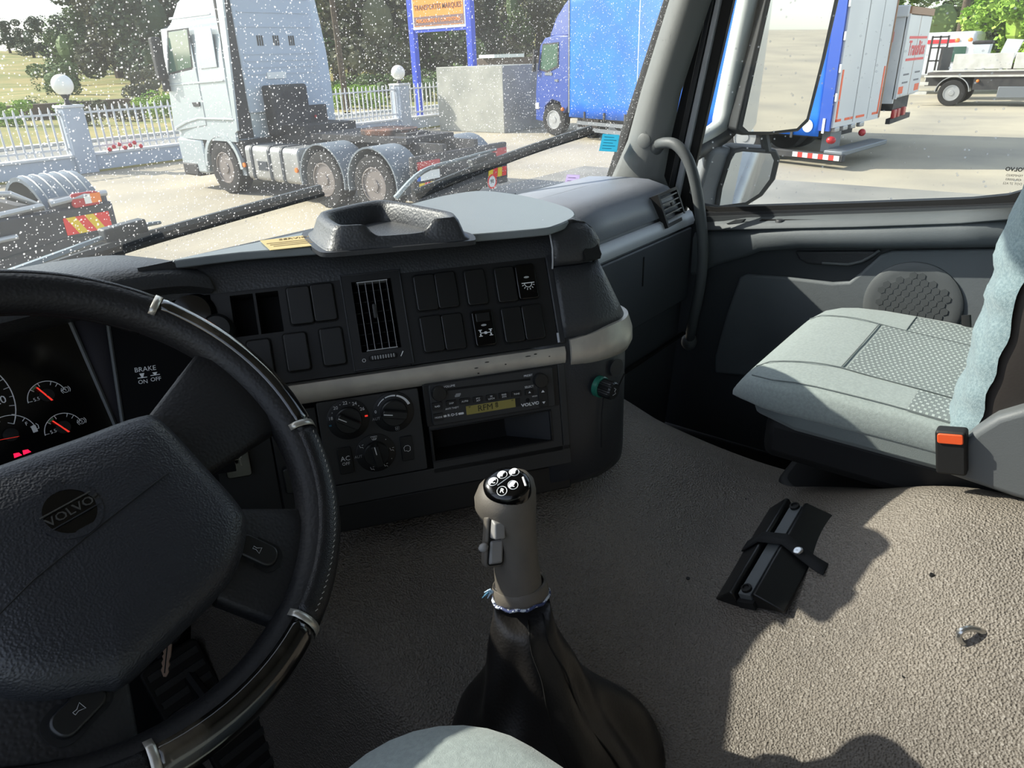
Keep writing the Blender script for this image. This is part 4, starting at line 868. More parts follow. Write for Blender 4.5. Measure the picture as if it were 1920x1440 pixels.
# ================================================================== TOOL HOLDER ON THE MAT, RING
pA, pB, pC = onmat(1505, 965), onmat(1405, 1140), onmat(1480, 1075)
hm = (pA+pB)/2; hv = (pA-pB).normalized(); hn = V(0, 0, 1); d_ = .01
nx = (matz(hm.x+d_, hm.y)-matz(hm.x-d_, hm.y))/(2*d_); ny = (matz(hm.x, hm.y+d_)-matz(hm.x, hm.y-d_))/(2*d_); hn = V(-nx, -ny, 1).normalized()
hu = hv.cross(hn).normalized(); HF = Fr(hm+hn*.002, hu, hv); HL = (pA-pB).length*1.04
ho = thing('tool_holder', HF.p(0, -HL/2, 0), 'black vinyl bracket holder with strap lying on the tunnel mat', 'holder')
L2 = HL/2; wS = HL*.19
for s in (-1, 1):
    b = MB(); prof = [(s*.0125, 0), (s*.0135, .026), (s*.018, .028), (s*(wS+.016), .004), (s*(wS+.014), .0)]
    b.loft([[HF.p(x, y, z) for x, z in prof] for y in (-L2+(.0 if s < 0 else .004), L2*(1 if s < 0 else .92))]); b.build('side_flap', G['pouch_black'], ho, bevel=.002)
MB().box(HF, -.0125, .0125, -L2, L2*.97, 0, .012).build('channel_base', G['webbing'], ho)
rail = MB().box(HF, -.0095, .0095, -L2+.006, L2*.9, .012, .022).build('steel_rail', G['plastic_grey'], ho, bevel=.001)
for y in (-L2+.016, L2*.86):
    MB().lathe(HF.at(0, y, .022), [(.0075, 0), (.0075, .004), (.0045, .005), (.004, .0025), (.0005, .0025)], 14).build('bolt', G['rubber'], rail)
b = MB(); prof = [(-wS-.016, .006), (-.019, .0305), (.019, .0305), (.034, .022), (.048, .014), (.062, .008), (.080, .005)]
b.loft([[HF.p(x, y-.4*max(0, x-.02), z) for x, z in prof] for y in (-.002, .020)], closed=False, cap=False); st = b.build('strap', G['webbing'], ho, solid=.002)
MB().lathe(HF.at(.040, -.001, .0205), [(.0075, 0), (.0072, .002), (.004, .003), (.0005, .002)], 16).build('snap_button', G['chrome'], ho)
pr = onmat(1822, 1200); rg0 = thing('ring_pull', pr, 'small chrome eyelet ring standing on the tunnel mat', 'ring')
FR0 = Fr(pr+V(0, 0, .004), RT*.9+V(0, 0, -.35), UP*.5+V(0, 0, .8))
MB().tube([FR0.p(.018*math.cos(2*math.pi*k/20), .011*math.sin(2*math.pi*k/20), 0) for k in range(20)], .0038, 8, loop=True).build('eyelet', G['chrome'], rg0)
b = MB(); b.lathe(FR0.at(.013, -.001, -.002), [(.007, -.004), (.007, .002), (.004, .004), (.001, .004)], 12); b.build('stud', G['silver_grey'], rg0)

# ================================================================== PASSENGER SEAT
brick = None
def seat_pattern():
    M = mk('seat_pattern', (118, 128, 128), .9); nt = M.node_tree; bs = nt.nodes['Principled BSDF']; L = nt.links.new
    tc = nt.nodes.new('ShaderNodeTexCoord'); mp = nt.nodes.new('ShaderNodeMapping'); L(tc.outputs['Object'], mp.inputs[0]); mp.inputs['Rotation'].default_value = (0, 0, math.radians(90))
    nz = nt.nodes.new('ShaderNodeTexNoise'); nz.inputs['Scale'].default_value = 14; L(mp.outputs[0], nz.inputs['Vector'])
    ad = nt.nodes.new('ShaderNodeMixRGB'); ad.blend_type = 'ADD'; ad.inputs[0].default_value = .012; L(mp.outputs[0], ad.inputs[1]); L(nz.outputs['Color'], ad.inputs[2])
    br = nt.nodes.new('ShaderNodeTexBrick'); br.inputs['Scale'].default_value = 1; br.inputs['Brick Width'].default_value = .0085; br.inputs['Row Height'].default_value = .0105; br.inputs['Mortar Size'].default_value = .0028; br.inputs['Mortar Smooth'].default_value = .3
    br.offset = .5; L(ad.outputs[0], br.inputs['Vector'])
    br.inputs['Color1'].default_value = (*lin((178, 186, 184)), 1); br.inputs['Color2'].default_value = (*lin((166, 176, 172)), 1); br.inputs['Mortar'].default_value = (*lin((122, 130, 130)), 1)
    L(br.outputs['Color'], bs.inputs['Base Color']); bp = nt.nodes.new('ShaderNodeBump'); bp.inputs['Strength'].default_value = .4; bp.inputs['Distance'].default_value = .001; L(br.outputs['Fac'], bp.inputs['Height']); bp.invert = True; L(bp.outputs[0], bs.inputs['Normal'])
seat_pattern()
ps = thing('passenger_seat', (.53, .2, 1.36), 'grey fabric passenger seat with woven dash pattern and denim backrest cover', 'seat')
X0, X1, YF, YB = .308, .768, .408, -.06
def cush_half(y):                                        # half width and side offset by y
    t = (YF-y)/(YF-YB); return .235*(1-.30*(max(0, 1-t/.22))**2.2)
def cush_top(y):
    t = (YF-y)/(YF-YB); return 1.905+.022*math.sin(min(1, t/.35)*math.pi*.5)-.046*max(0, 1-t/.14)**2.4-.014*sst(.45, 1, t)
def cush_ring(y):
    xc = (X0+X1)/2; h = cush_half(y); zt_ = cush_top(y); zb = 1.852-.012*max(0, 1-(YF-y)/.05)
    o = []
    for k in range(40):
        t = 2*math.pi*k/40; c_, s_ = math.cos(t), math.sin(t)
        x = h*math.copysign(abs(c_)**.38, c_); z = (zt_+zb)/2+(zt_-zb)/2*math.copysign(abs(s_)**.42, s_)
        if s_ > 0: z -= .012*max(0, 1-(x/h)**2)*sst(YF-.10, YF-.25, y)
        o.append(V(xc+x, y, z))
    return o
ys = [YF, YF-.004, YF-.012, YF-.025, YF-.045, YF-.07, YF-.10, YF-.15, YF-.2, YF-.26, YF-.33, YF-.40, YB]
cu = MB().loft([cush_ring(y) for y in ys]).build('cushion', G['seat_grey'], ps, smooth=80)
def ctop(x, y, off=.0015):
    r = cush_ring(y); up_ = sorted([p for p in r[0:21]], key=lambda p: p.x)
    for p, q in zip(up_, up_[1:]):
        if p.x <= x <= q.x: f = (x-p.x)/max(1e-6, q.x-p.x); return V(x, y, p.z+(q.z-p.z)*f+off)
    return V(x, y, cush_top(y)+off)
MB().grid(lambda a, b_: ctop(.405+.245*a, YF-.17-(YF-.17-YB)*b_), 10, 12).build('patterned_insert', G['seat_pattern'], cu, smooth=80)
for xa, xb, yf in ((.655, .742, .20), (.318, .40, .13)):
    MB().grid(lambda a, b_: ctop(xa+(xb-xa)*a, yf-(yf-YB)*b_, .0012), 6, 10).build('patterned_bolster', G['seat_pattern'], cu, smooth=80)
def seam(pts, name='seam'): MB().tube([ctop(x, y, .0018) for x, y in pts], .0011, 5).build(name, G['seat_side'], cu)
seam([(.405, .245-.002*k) for k in range(1)]+[(.405+.245*k/8, .246) for k in range(9)]); seam([(.405, .246-.30*k/10) for k in range(11)]); seam([(.652, .246-.30*k/10) for k in range(11)])
seam([(.405-.02*k/6, .246+.13*k/6) for k in range(7)]); seam([(.652+.02*k/6, .246+.13*k/6) for k in range(7)]); seam([(.652+.09*k/5, .20) for k in range(6)]); seam([(.32+.0*k, .36-.40*k/12) for k in range(13)], 'side_piping')
# side skirt, base shell, bellows
b = MB(); b.loft([[p+V(0, 0, -.0) if 0 else V(p.x, p.y, z) for p in [V(X0+.03, YF-.055, 0), V(X0+.0, YF-.13, 0), V(X0-.002, YB, 0), V(X1+.002, YB, 0), V(X1+.0, YF-.13, 0), V(X1-.03, YF-.055, 0), V(X1-.10, YF-.022, 0), V(X0+.10, YF-.022, 0)]] for z in (1.838, 1.882)]); b.build('cushion_skirt', G['seat_side'], ps, smooth=60, bevel=.01)
MB().box(WORLD, X0+.03, X1-.02, YB-.1, YF-.07, 1.76, 1.842).build('seat_pan', G['rubber'], ps, bevel=.02)
for k in range(4): MB().prism(Fr((0, 0, 1.70-.055*k), (1, 0, 0), (0, 1, 0)), rr(X0+.05+.004*(k % 2), X1-.05, YB-.05, YF-.09, .05), -.046, 0).build('bellows', G['rubber'], ps, bevel=.015, seg=3)
MB().box(WORLD, X0+.0, X1, YB-.2, YF-.02, 1.36, 1.50).build('seat_pedestal', G['dash_black'], ps, bevel=.015)
# backrest
BZ = [1.86, 1.90, 1.95, 2.0, 2.06, 2.12, 2.18, 2.24, 2.32, 2.42, 2.52, 2.6, 2.64]
def back_ring(z, ins=0):
    y0 = .076-.02*(z-1.9)-.32*max(0, z-2.2)+.006*math.exp(-((z-1.9)/.05)**2); h = .245-(.05*sst(2.5, 2.64, z)) ; o = []
    for k in range(40):
        t = 2*math.pi*k/40; c_, s_ = math.cos(t), math.sin(t); x = h*math.copysign(abs(c_)**.4, c_); y = -.085+.085*math.copysign(abs(s_)**.55, s_)
        if s_ > .0: y += .0016*math.sin(z*95+x*14)+.0018*math.sin(z*57-x*30)
        if s_ > 0 and abs(x) < .14: y -= .022*(1-(x/.14)**2)
        o.append(V((X0+X1)/2+x, y0+y, z))
    return o
bk = MB().loft([back_ring(z) for z in BZ for _ in (0,)]).build('backrest', G['seat_brown'], ps, smooth=80)
# denim cover on the front of the backrest
zz = [1.875+.012*k for k in range(60)]
def back_front(z, f):
    r = back_ring(z); fr = [r[k] for k in range(0, 21)]; i = f*20; k = min(19, int(i)); q = fr[k]+(fr[k+1]-fr[k])*(i-k)
    return q+V(0, .006+.004*math.sin(z*130+f*9)*math.sin(f*21), 0)+V((.5-f)*.012, 0, 0)
MB().grid(lambda a, b_: back_front(1.872+.73*b_, .0+.91*a), 30, 70).build('backrest_cover', G['seat_denim'], bk, smooth=80)
b = MB(); b.tube([back_ring(1.88+.03*k)[21]+V(-.002, -.008, 0) for k in range(20)], .0014, 5); b.build('backrest_stitch', G['stitch'], bk)
# recliner cover and belt buckle
FB = Fr((.275, 0, 0), (0, -1, 0), (0, 0, 1))
pts = [FB.px(x, y) for x, y in ((1763, 868), (1790, 840), (1830, 805), (1870, 780), (1920, 765), (1990, 765), (2010, 960), (1900, 930), (1775, 888))]
rc = MB().prism(FB, pts, -.05, .006).build('recliner_cover', G['plastic_grey'], ps, bevel=.012, seg=4)
bq = FB.px(1783, 835, .012); FQ = FB.at(bq[0], bq[1], .012).rot(12)
bu_ = MB().prism(FQ, rr(-.017, .019, -.040, .024, .004), -.012, .010).build('belt_buckle', G['rubber'], ps, bevel=.003)
MB().prism(FQ, rr(-.014, .016, .007, .021, .003), .009, .0125).build('buckle_button', G['orange'], bu_, bevel=.001)
b = MB(); b.tube([V(.75, .105, 1.86), V(.755, .118, 1.92), V(.757, .122, 1.935)], .008, 8, flat=.5); b.build('seat_lever', G['rubber'], ps)

# ================================================================== DRIVER SEAT (front corner of the cushion)
dsx = thing('driver_seat', (-.72, 0, 1.36), 'grey fabric driver seat cushion at the bottom edge beside the gear lever', 'seat')
p0 = at(800, 1373, 'z', 1.90)
def dring(z, s):
    return [V(-.688+(x)*s, -.056+(y)*s, z+.003) for x, y in rr(-.255, .262, -.3, .425, .11, 8)]
dc = MB().loft([dring(1.78, .96), dring(1.80, .99), dring(1.84, 1.0), dring(1.87, .99), dring(1.89, .96), dring(1.90, .90), dring(1.905, .75), dring(1.905, .3)]).build('cushion', G['seat_grey'], dsx, smooth=80)
MB().box(WORLD, -.94, -.50, -.4, .25, 1.40, 1.80).build('seat_base', G['rubber'], dsx, bevel=.03)

# ================================================================== PASSENGER DOOR
DX = 1.02
DF = Fr((DX, 0, 0), (0, -1, 0), (0, 0, 1))               # a = -y, b = z, c towards the cab
door = thing('door_1', (1.04, .4, 1.4), 'grey moulded passenger door panel with speaker and pull recess', None, None, 'structure')
def dp(x, y, c=0): return DF.px(x, y, c)
out = [(-.84, 1.40), (.06, 1.40), (.06, 2.10), dp(1900, 380), dp(1600, 391), dp(1330, 403), dp(1290, 408)]
MB().prism(DF, [(-.86, 1.38), (.10, 1.38), (.10, 2.085), dp(1900, 385), dp(1600, 396), dp(1330, 406), (-.86, dp(1290, 410)[1])], -.03, 0).build('door_panel', G['door_dark'], door)
low = [dp(x, y, .012) for x, y in ((1340, 668), (1362, 590), (1386, 520), (1400, 514), (1480, 520), (1560, 530), (1592, 528), (1615, 510), (1650, 478), (1672, 470), (1890, 466), (1960, 466), (1960, 760), (1340, 700))]
MB().prism(DF, low[::-1], -.002, .014).build('lower_panel', G['door_grey'], door, bevel=.007, seg=4)
# armrest ledge
def arm_sec(px_, top, bot, xo):
    a, zt_ = dp(px_, top, xo); a2, zb = dp(px_, bot, xo); y = -a
    return [V(DX+.01, y, zt_+.012), V(DX-xo+.035, y, zt_+.008), V(DX-xo+.008, y, zt_), V(DX-xo, y, zt_-.012), V(DX-xo+.002, y, zb+.012), V(DX-xo+.014, y, zb), V(DX+.01, y, zb-.004)]
b = MB(); b.loft([arm_sec(*q) for q in ((1300, 438, 520, .012), (1345, 436, 500, .022), (1395, 433, 486, .04), (1425, 432, 474, .05), (1500, 431, 468, .055), (1650, 428, 469, .055), (1800, 422, 468, .055), (1850, 418, 468, .05), (1900, 414, 468, .035), (1990, 408, 468, .03))]); b.build('armrest', G['door_grey'], door, smooth=60)
# sill shelf with recess, lock knob, demister slots
sh = MB(); a0_, b0_ = dp(1420, 428, .03); 
shelf_pts = [(1300, 437), (1400, 431), (1600, 427), (1800, 420), (1960, 408)]
shin = [(1300, 408), (1400, 402), (1600, 394), (1800, 387), (1960, 380)]
b = MB(); b.loft([[V(DX-.052+ (0.03 if i == 0 else 0), -dp(*p, .05)[0], dp(*p, .05)[1]+.002) for i, p in enumerate(shelf_pts)], [V(DX+.02, -dp(*p, -.02)[0], dp(*p, -.02)[1]) for p in shin]], closed=False, cap=False); shl = b.build('sill_shelf', G['door_grey'], door, solid=.004)
rec = [at(x, y, 'x', DX-.02) for x, y in ((1412, 430), (1425, 413), (1690, 409), (1672, 427))]
b = MB(); b.loft([rec, [p+V(.012, 0, .0015) if i in (1, 2) else p+V(-.012, 0, .0015) for i, p in enumerate(rec)]]); b.build('sill_recess', G['hole_black'], shl)
lk_ = at(1462, 424, 'x', DX-.02); b = MB(); b.lathe(Fr(lk_, (1, 0, 0), (0, 1, 0)), [(.013, -.01), (.012, .012), (.010, .016), (.001, .017)], 14); b.build('lock_knob', G['dash_soft'], shl)
for x0_, x1_, y_ in ((1524, 1577, 408), (1588, 1643, 407), (1654, 1712, 405.5), (1724, 1786, 404.5), (1797, 1862, 403.5)):
    q = [at(x, y, 'x', DX+.004) for x, y in ((x0_, y_+1.5), (x1_, y_+.5), (x1_, y_-1.5), (x0_, y_-.5))]; b = MB(); b.loft([q, [p+V(-.004, 0, .003) for p in q]]); b.build('demister_slot', G['hole_black'], shl)
tv = [at(x, y, 'x', DX-.02) for x, y in ((1362, 421), (1388, 424), (1400, 412), (1380, 413))]; b = MB(); b.loft([tv, [p+V(-.004, 0, .004) for p in tv]]); b.build('small_vent', G['door_dark'], shl, bevel=.002)
# inner pull handle recess
hp_ = [dp(x, y, .004) for x, y in ((1492, 470), (1500, 486), (1516, 494), (1590, 499), (1618, 494), (1636, 484), (1652, 469))]
MB().prism(DF, hp_, -.0, .012).build('pull_handle', G['dash_soft'], door, bevel=.005, seg=3)
b = MB(); b.tube([DF.p(*dp(x, y, .014), .014) for x, y in ((1542, 493), (1590, 496), (1616, 490), (1634, 480), (1650, 469))], .0035, 8); b.build('handle_edge', G['plastic_grey'], door)
# speaker grille with honeycomb
sa, sb_ = dp(1708, 575, .02); SR = .098; SF = DF.at(sa, sb_, .012)
sp = MB().lathe(SF, [(SR+.004, 0), (SR+.003, .006), (SR-.003, .009), (SR-.018, .0085), (.001, .0095)], 48).build('speaker_grille', G['plastic_grey'], door)
for i in range(-5, 6):
    for j in range(-5, 6):
        x = .0165*(i+(j % 2)*.5); y = .0143*j
        if math.hypot(x, y) < .075: MB().prism(SF, [(x+.0086*math.cos(math.radians(30+60*k)), y+.0086*math.sin(math.radians(30+60*k))) for k in range(6)], .0085, .0099).build('honeycomb_cell', G['grille_dark'], sp)
# window frame seals and glass
def bandpx(name, top, bot, x, dx, mat):
    b = MB(); b.loft([[at(*t, 'x', x), at(*bq, 'x', x), at(*bq, 'x', x)+V(dx, 0, 0), at(*t, 'x', x)+V(dx, 0, 0)] for t, bq in zip(top, bot)]); return b.build(name, mat, door, smooth=30)
bandpx('window_seal', ((1288, 300), (1292, 360), (1312, 384), (1340, 389), (1600, 381), (1820, 373), (1890, 366), (1925, 356), (1980, 330)), ((1270, 300), (1274, 372), (1300, 400), (1340, 404), (1600, 396), (1820, 390), (1905, 386), (1960, 380), (2010, 360)), 1.035, .03, G['rubber'])
bandpx('inner_seal', ((1290, 394), (1340, 399), (1600, 391), (1820, 385), (1905, 381), (1980, 374)), ((1288, 408), (1340, 409), (1600, 402), (1820, 394), (1905, 388), (1980, 382)), 1.025, .02, G['dash_black'])
g2 = MB().box(WORLD, 1.052, 1.056, -.06, 1.0, 1.98, 2.98).build('window_2', G['side_glass']); tag(g2, 'clear passenger door window with a few dust specks', None, None, 'structure')
FG = Fr((1.050, 0, 0), (0, -1, 0), (0, 0, 1)); a, c = FG.px(1905, 318); text('VOLVO', FG, .011, G['rubber'], 'glass_mark', g2, a, c, .0003, mirror=True, bold=.03)
for k, s in enumerate(('TEMPERED', '43R-00083', 'DOT 27 AS2')): text(s, FG, .0062, G['rubber'], 'glass_mark', g2, a, c-.012-.008*k, .0003, mirror=True)
# window upper frame
MB().box(WORLD, 1.03, 1.08, -.06, .9, 2.93, 3.02).build('window_header', G['rubber'], door)
MB().box(WORLD, 1.02, 1.09, -.10, -.02, 1.4, 3.02).build('rear_post', G['rubber'], door)

# ================================================================== GRAB HANDLE ON THE DOOR POST
gh = thing('grab_handle', at(1240, 268, 'x', .985), 'long grey curved grab handle on the passenger door post', 'handle')
gp = [at(1232, 272, 'x', .99), at(1246, 268, 'x', .955), at(1268, 272, 'x', .94), at(1290, 300, 'x', .935), at(1305, 350, 'x', .935), at(1315, 420, 'x', .935), at(1318, 480, 'x', .935), at(1312, 540, 'x', .94), at(1300, 600, 'x', .96), at(1292, 640, 'x', 1.0)]
MB().tube(catmull([tuple(p) for p in gp], 6), .0135, 12).build('handle_bar', G['plastic_grey'], gh)
for p in (gp[0], gp[-1]): b = MB(); b.ball(p, .022, .022, .026, 12, 8); b.build('handle_mount', G['plastic_grey'], gh)

# ================================================================== WINDSCREEN WIPERS AND STICKERS
def onws(px, py, off):
    y = 1.15
    for _ in range(12): p = at(px, py, 'y', y); y = wsy(p.x, p.z)+off
    return p
def wiper(label, blade, arm, tip):
    w = thing('windscreen_wiper', onws(*arm[0], .05), label, 'wiper', 'windscreen wipers')
    B = [onws(*p, .022) for p in blade]
    MB().tube(catmull([tuple(p) for p in B], 5), .008, 6).build('blade_frame', G['wiper'], w)
    MB().tube(catmull([tuple(p+V(0, -.008, -.010)) for p in B], 5), .005, 6).build('rubber_lip', G['rubber'], w)
    A = [onws(*p, .045) for p in arm]
    MB().tube(catmull([tuple(p) for p in A], 5), [.011-.006*k/(5*(len(A)-1)) for k in range(5*(len(A)-1)+1)], 6, flat=.6).build('arm', G['wiper_light'], w)
    q = onws(*tip, .04); MB().box(Fr(q, B[-1]-B[0], (0, 0, 1)), -.035, .035, -.010, .012, -.012, .012).build('joint', G['wiper'], w, bevel=.003)
    return w
wiper('left windscreen wiper resting low behind the steering wheel', ((60, 512), (250, 450), (420, 402), (600, 353)), ((20, 512), (110, 478), (240, 430), (300, 417)), (232, 433))
wiper('right windscreen wiper rising from behind the dashboard tray', ((776, 362), (900, 312), (1000, 275), (1108, 241)), ((742, 372), (792, 322), (860, 300), (930, 280)), (905, 302))
MB().tube([onws(*p, .06) for p in ((0, 487), (40, 475), (120, 448), (215, 432))], .002, 5).build('washer_hose', G['wiper'], [o for o in COL.objects if o.name == 'windscreen_wiper'][0])
def sticker(name, px4, mat, ink, label, lines):
    P = [onws(*p, -.004) for p in px4]; t = thing(name, sum(P, V(0, 0, 0))/4, label, 'sticker')
    MB().loft([P, [p+V(0, -.0012, 0) for p in P]]).build('sticker_sheet', mat, t)
    u_ = (P[1]-P[0]); v_ = P[3]-P[0]
    for k in range(lines):
        q = P[0]+v_*((k+1)/(lines+1))+V(0, -.0014, 0); MB().tube([q+u_*.12, q+u_*(.88 if k % 2 else .7)], .0006, 4).build('print_line', ink, t)
sticker('windscreen_sticker', ((1130, 251), (1161, 253), (1156, 285), (1123, 283)), G['sticker_blue'], G['sticker_ink'], 'small turquoise sticker on the windscreen near the right post', 5)
sticker('windscreen_sticker', ((1063, 327), (1087, 328), (1083, 350), (1057, 350)), G['sticker_lilac'], G['sticker_violet'], 'small pale lilac sticker low on the windscreen above the dashboard', 3)

# ================================================================== OUTSIDE MIRRORS
def mirror_frame(px, py, x, tilt=0): return Fr(at(px, py, 'x', x), (.81, -.58, 0), (0, 0, 1))
MF = Fr(at(1475, 120, 'x', 1.40), (.80, -.60, 0), (-.02, -.02, 1))
mi = thing('side_mirror', MF.p(0, -.2, 0), 'tall main side mirror with silver back arm outside the passenger window', 'mirror', 'passenger side mirrors')
ql = [MF.px(x, y) for x, y in ((1389, 236), (1400, 246), (1440, 246), (1490, 240), (1508, 222), (1536, 110), (1560, 0))]; qr = [MF.px(x, y) for x, y in ((1441, 0), (1412, 130))]
ext = lambda p, q, k: (q[0]+(q[0]-p[0])*k, q[1]+(q[1]-p[1])*k)
gpoly = ql+[ext(ql[-2], ql[-1], 1.3), ext(qr[1], qr[0], 1.1)]+qr
MB().prism(MF, gpoly, .006, .010).build('mirror_glass', G['mirror'], mi, smooth=20)
cxm = sum(p[0] for p in gpoly)/len(gpoly); cym = sum(p[1] for p in gpoly)/len(gpoly)
rimp = [(cxm+(x-cxm)*1.16, cym+(y-cym)*1.05) for x, y in gpoly]
MB().prism(MF, rimp, -.06, .0085, inset=-.0).build('mirror_housing', G['mirror_black'], mi, bevel=.006, seg=3)
bkp = [(cxm+(x-cxm)*1.08-.03, cym+(y-cym)*1.03) for x, y in gpoly]
MB().prism(MF, bkp, -.11, -.05).build('mirror_shell', G['mirror_shell'], mi, bevel=.02, seg=3)
armp = [at(1255, 300, 'x', 1.15), at(1300, 270, 'x', 1.24), at(1342, 244, 'x', 1.31), at(1360, 218, 'x', 1.33), at(1368, 180, 'x', 1.33), at(1384, 100, 'x', 1.33), at(1405, 0, 'x', 1.33)]
armp.append(armp[-1]+(armp[-1]-armp[-2])*1.2)
MB().tube(catmull([tuple(p) for p in armp], 5), .024, 12, flat=1.0).build('mirror_arm', G['mirror_shell'], mi, smooth=60)
MB().tube([p+V(.024, -.022, -.012) for p in catmull([tuple(p) for p in armp], 5)], .022, 10).build('arm_inner_cover', G['mirror_black'], mi, smooth=60)
M2 = Fr(at(1400, 335, 'x', 1.36), (.80, -.60, 0), (.0, -.12, 1))
m2 = thing('side_mirror', M2.p(0, -.1, 0), 'small wide-angle mirror under the main side mirror', 'mirror', 'passenger side mirrors')
gp2 = [M2.px(x, y) for x, y in ((1347, 384), (1352, 352), (1368, 300), (1376, 286), (1390, 283), (1442, 287), (1448, 300), (1440, 335), (1420, 362), (1395, 378))]
MB().prism(M2, gp2[::-1], .004, .008).build('mirror_glass', G['mirror'], m2, smooth=20)
c2x = sum(p[0] for p in gp2)/len(gp2); c2y = sum(p[1] for p in gp2)/len(gp2)
MB().prism(M2, [(c2x+(x-c2x)*1.22+.006, c2y+(y-c2y)*1.16) for x, y in gp2[::-1]], -.07, .0065).build('mirror_housing', G['mirror_black'], m2, bevel=.006, seg=3)
MB().prism(M2, [(c2x+(x-c2x)*1.25-.055, c2y+(y-c2y)*1.16) for x, y in gp2[::-1]], -.09, -.005).build('mirror_shell', G['mirror_grey'], m2, bevel=.02, seg=3)
MB().tube([at(1432, 250, 'x', 1.40), at(1438, 285, 'x', 1.40)], .014, 8).build('mirror_stem', G['mirror_black'], m2)
# ================================================================== OUTSIDE
mk('concrete', (178, 167, 145), .85, c2=(146, 139, 126), cs=.35, cd=9, bump=(18, .25, .02), ramp=(.40, .72))
mk('asphalt', (122, 120, 114), .9, c2=(150, 146, 136), cs=.5, cd=8, bump=(60, .3, .01))
mk('kerb', (190, 188, 182), .8)
mk('field', (112, 118, 58), .95, c2=(152, 138, 84), cs=.22, cd=9, bump=(6, .6, .08), ramp=(.38, .62))
mk('earth', (92, 76, 60), .95, c2=(70, 60, 50), cs=2)
mk('leaf_dark', (52, 68, 50), .8, c2=(80, 96, 68), cs=.8); mk('leaf_mid', (74, 98, 54), .75, c2=(112, 130, 72), cs=.8)
mk('leaf_bright', (120, 162, 46), .7, c2=(176, 198, 92), cs=1.2); mk('leaf_olive', (84, 88, 66), .85, c2=(108, 106, 80), cs=1.2)
mk('bark', (92, 78, 64), .9, c2=(70, 60, 50), cs=8)
mk('wall_white', (178, 186, 198), .75, c2=(168, 176, 188), cs=2); mk('fence_white', (205, 206, 208), .6)
mk('lamp_globe', (238, 236, 228), .3); mk('lamp_black', (36, 34, 34), .5)
mk('truck_silver', (176, 184, 187), .32, .15, coat=.3); mk('truck_rear', (168, 178, 190), .5)
mk('tyre', (38, 37, 37), .85); mk('rim_grey', (128, 120, 116), .55, .3); mk('rim_light', (178, 178, 178), .4, .5)
mk('chassis', (46, 46, 48), .7, c2=(62, 60, 60), cs=4); mk('fender', (104, 112, 120), .5, c2=(120, 128, 134), cs=3)
mk('tank', (172, 172, 170), .42, .55, c2=(150, 150, 150), cs=2); mk('strap', (52, 58, 66), .6)
mk('truck_glass', (66, 96, 84), .08, spec=.8); mk('rust', (138, 92, 70), .8, c2=(60, 54, 52), cs=5)
mk('lamp_red', (176, 40, 44), .35); mk('lamp_orange', (236, 128, 50), .35); mk('lamp_white', (230, 228, 222), .3); mk('plate_yellow', (226, 190, 40), .6); mk('plate_red', (224, 52, 44), .6)
mk('plate_blue', (44, 96, 190), .6); mk('plate_white', (222, 222, 218), .6)
mk('truck_black', (40, 42, 48), .4, c2=(54, 56, 62), cs=3)
mk('sign_blue', (38, 70, 190), .5); mk('sign_orange', (238, 142, 48), .6); mk('sign_white', (214, 218, 224), .6); mk('sign_ink', (96, 66, 52), .7); mk('sign_band', (122, 98, 100), .7)
mk('block_concrete', (176, 174, 164), .9, c2=(150, 150, 142), cs=1.2, cd=8, bump=(20, .3, .02))
mk('curtain_blue', (14, 112, 226), .45, c2=(8, 98, 208), cs=1.5, bump=(3, .15, .05)); mk('cab_blue', (48, 74, 150), .3, coat=.4); mk('post_blue', (40, 78, 168), .4)
mk('body_white', (212, 213, 214), .45, c2=(204, 205, 207), cs=1); mk('door_seam', (150, 150, 150), .6); mk('stripe_red', (222, 52, 62), .5); mk('stripe_orange', (236, 96, 48), .5); mk('brown_trim', (150, 112, 84), .6)
mk('curtain_white', (222, 220, 216), .6, bump=(7, .6, .06), bk='wave', stretch=(.2, .2, 1)); mk('bed_grey', (96, 90, 86), .7); mk('board_white', (206, 204, 198), .6, c2=(186, 182, 174), cs=3); mk('crane_red', (186, 42, 46), .5)
mk('steel_grey', (120, 124, 128), .55, .3); mk('roof_white', (222, 224, 222), .6); mk('wood_dark', (94, 80, 70), .8); mk('wire', (70, 70, 74), .6); mk('print_grey', (120, 120, 124), .7)
mk('flower_red', (206, 52, 66), .7)

gr = MB().grid(lambda a, b_: V(-90+240*a, -90+110.6*b_, 0), 4, 4).build('ground', G['concrete']); tag(gr, 'pale concrete truck yard with stains', None, None, 'structure')
b = MB(); b.box(WORLD, -90, 150, 23.2, 29.5, -.06, .02); rd = b.build('road', G['asphalt']); tag(rd, 'grey road running behind the white fence', None, None, 'structure')
MB().box(WORLD, -90, 150, 29.5, 30.0, -.05, .12).build('road_kerb', G['kerb'], rd); MB().box(WORLD, -90, 150, 20.6, 23.2, -.06, .05).build('verge', G['field'], rd)
b = MB(); b.box(WORLD, 5.0, 14.0, -6, 9.5, -.02, .004); b.build('asphalt_patch', G['asphalt'], gr)
def fz(x, y): return .10+.9*sst(32, 75, y)+5.5*sst(75, 170, y)+17*sst(50, 130, y)*sst(.55, .85, x/max(y, 1))+.25*math.sin(x*.23)*math.sin(y*.19)
b = MB(); b.grid(lambda a, t: V(-60+300*a, 30+270*t*t+0*t, fz(-60+300*a, 30+270*t*t)), 80, 70); fd = b.build('field', G['field'], smooth=80); tag(fd, 'dry yellow-green meadow rising behind the road', None, None, 'structure')
b = MB(); b.loft([[V(x, 44, .10), V(x, 44.3, .95), V(x, 45.2, .95), V(x, 46, .2)] for x in (12, 20, 26.5)]); b.build('earth_bank', G['earth'], fd)

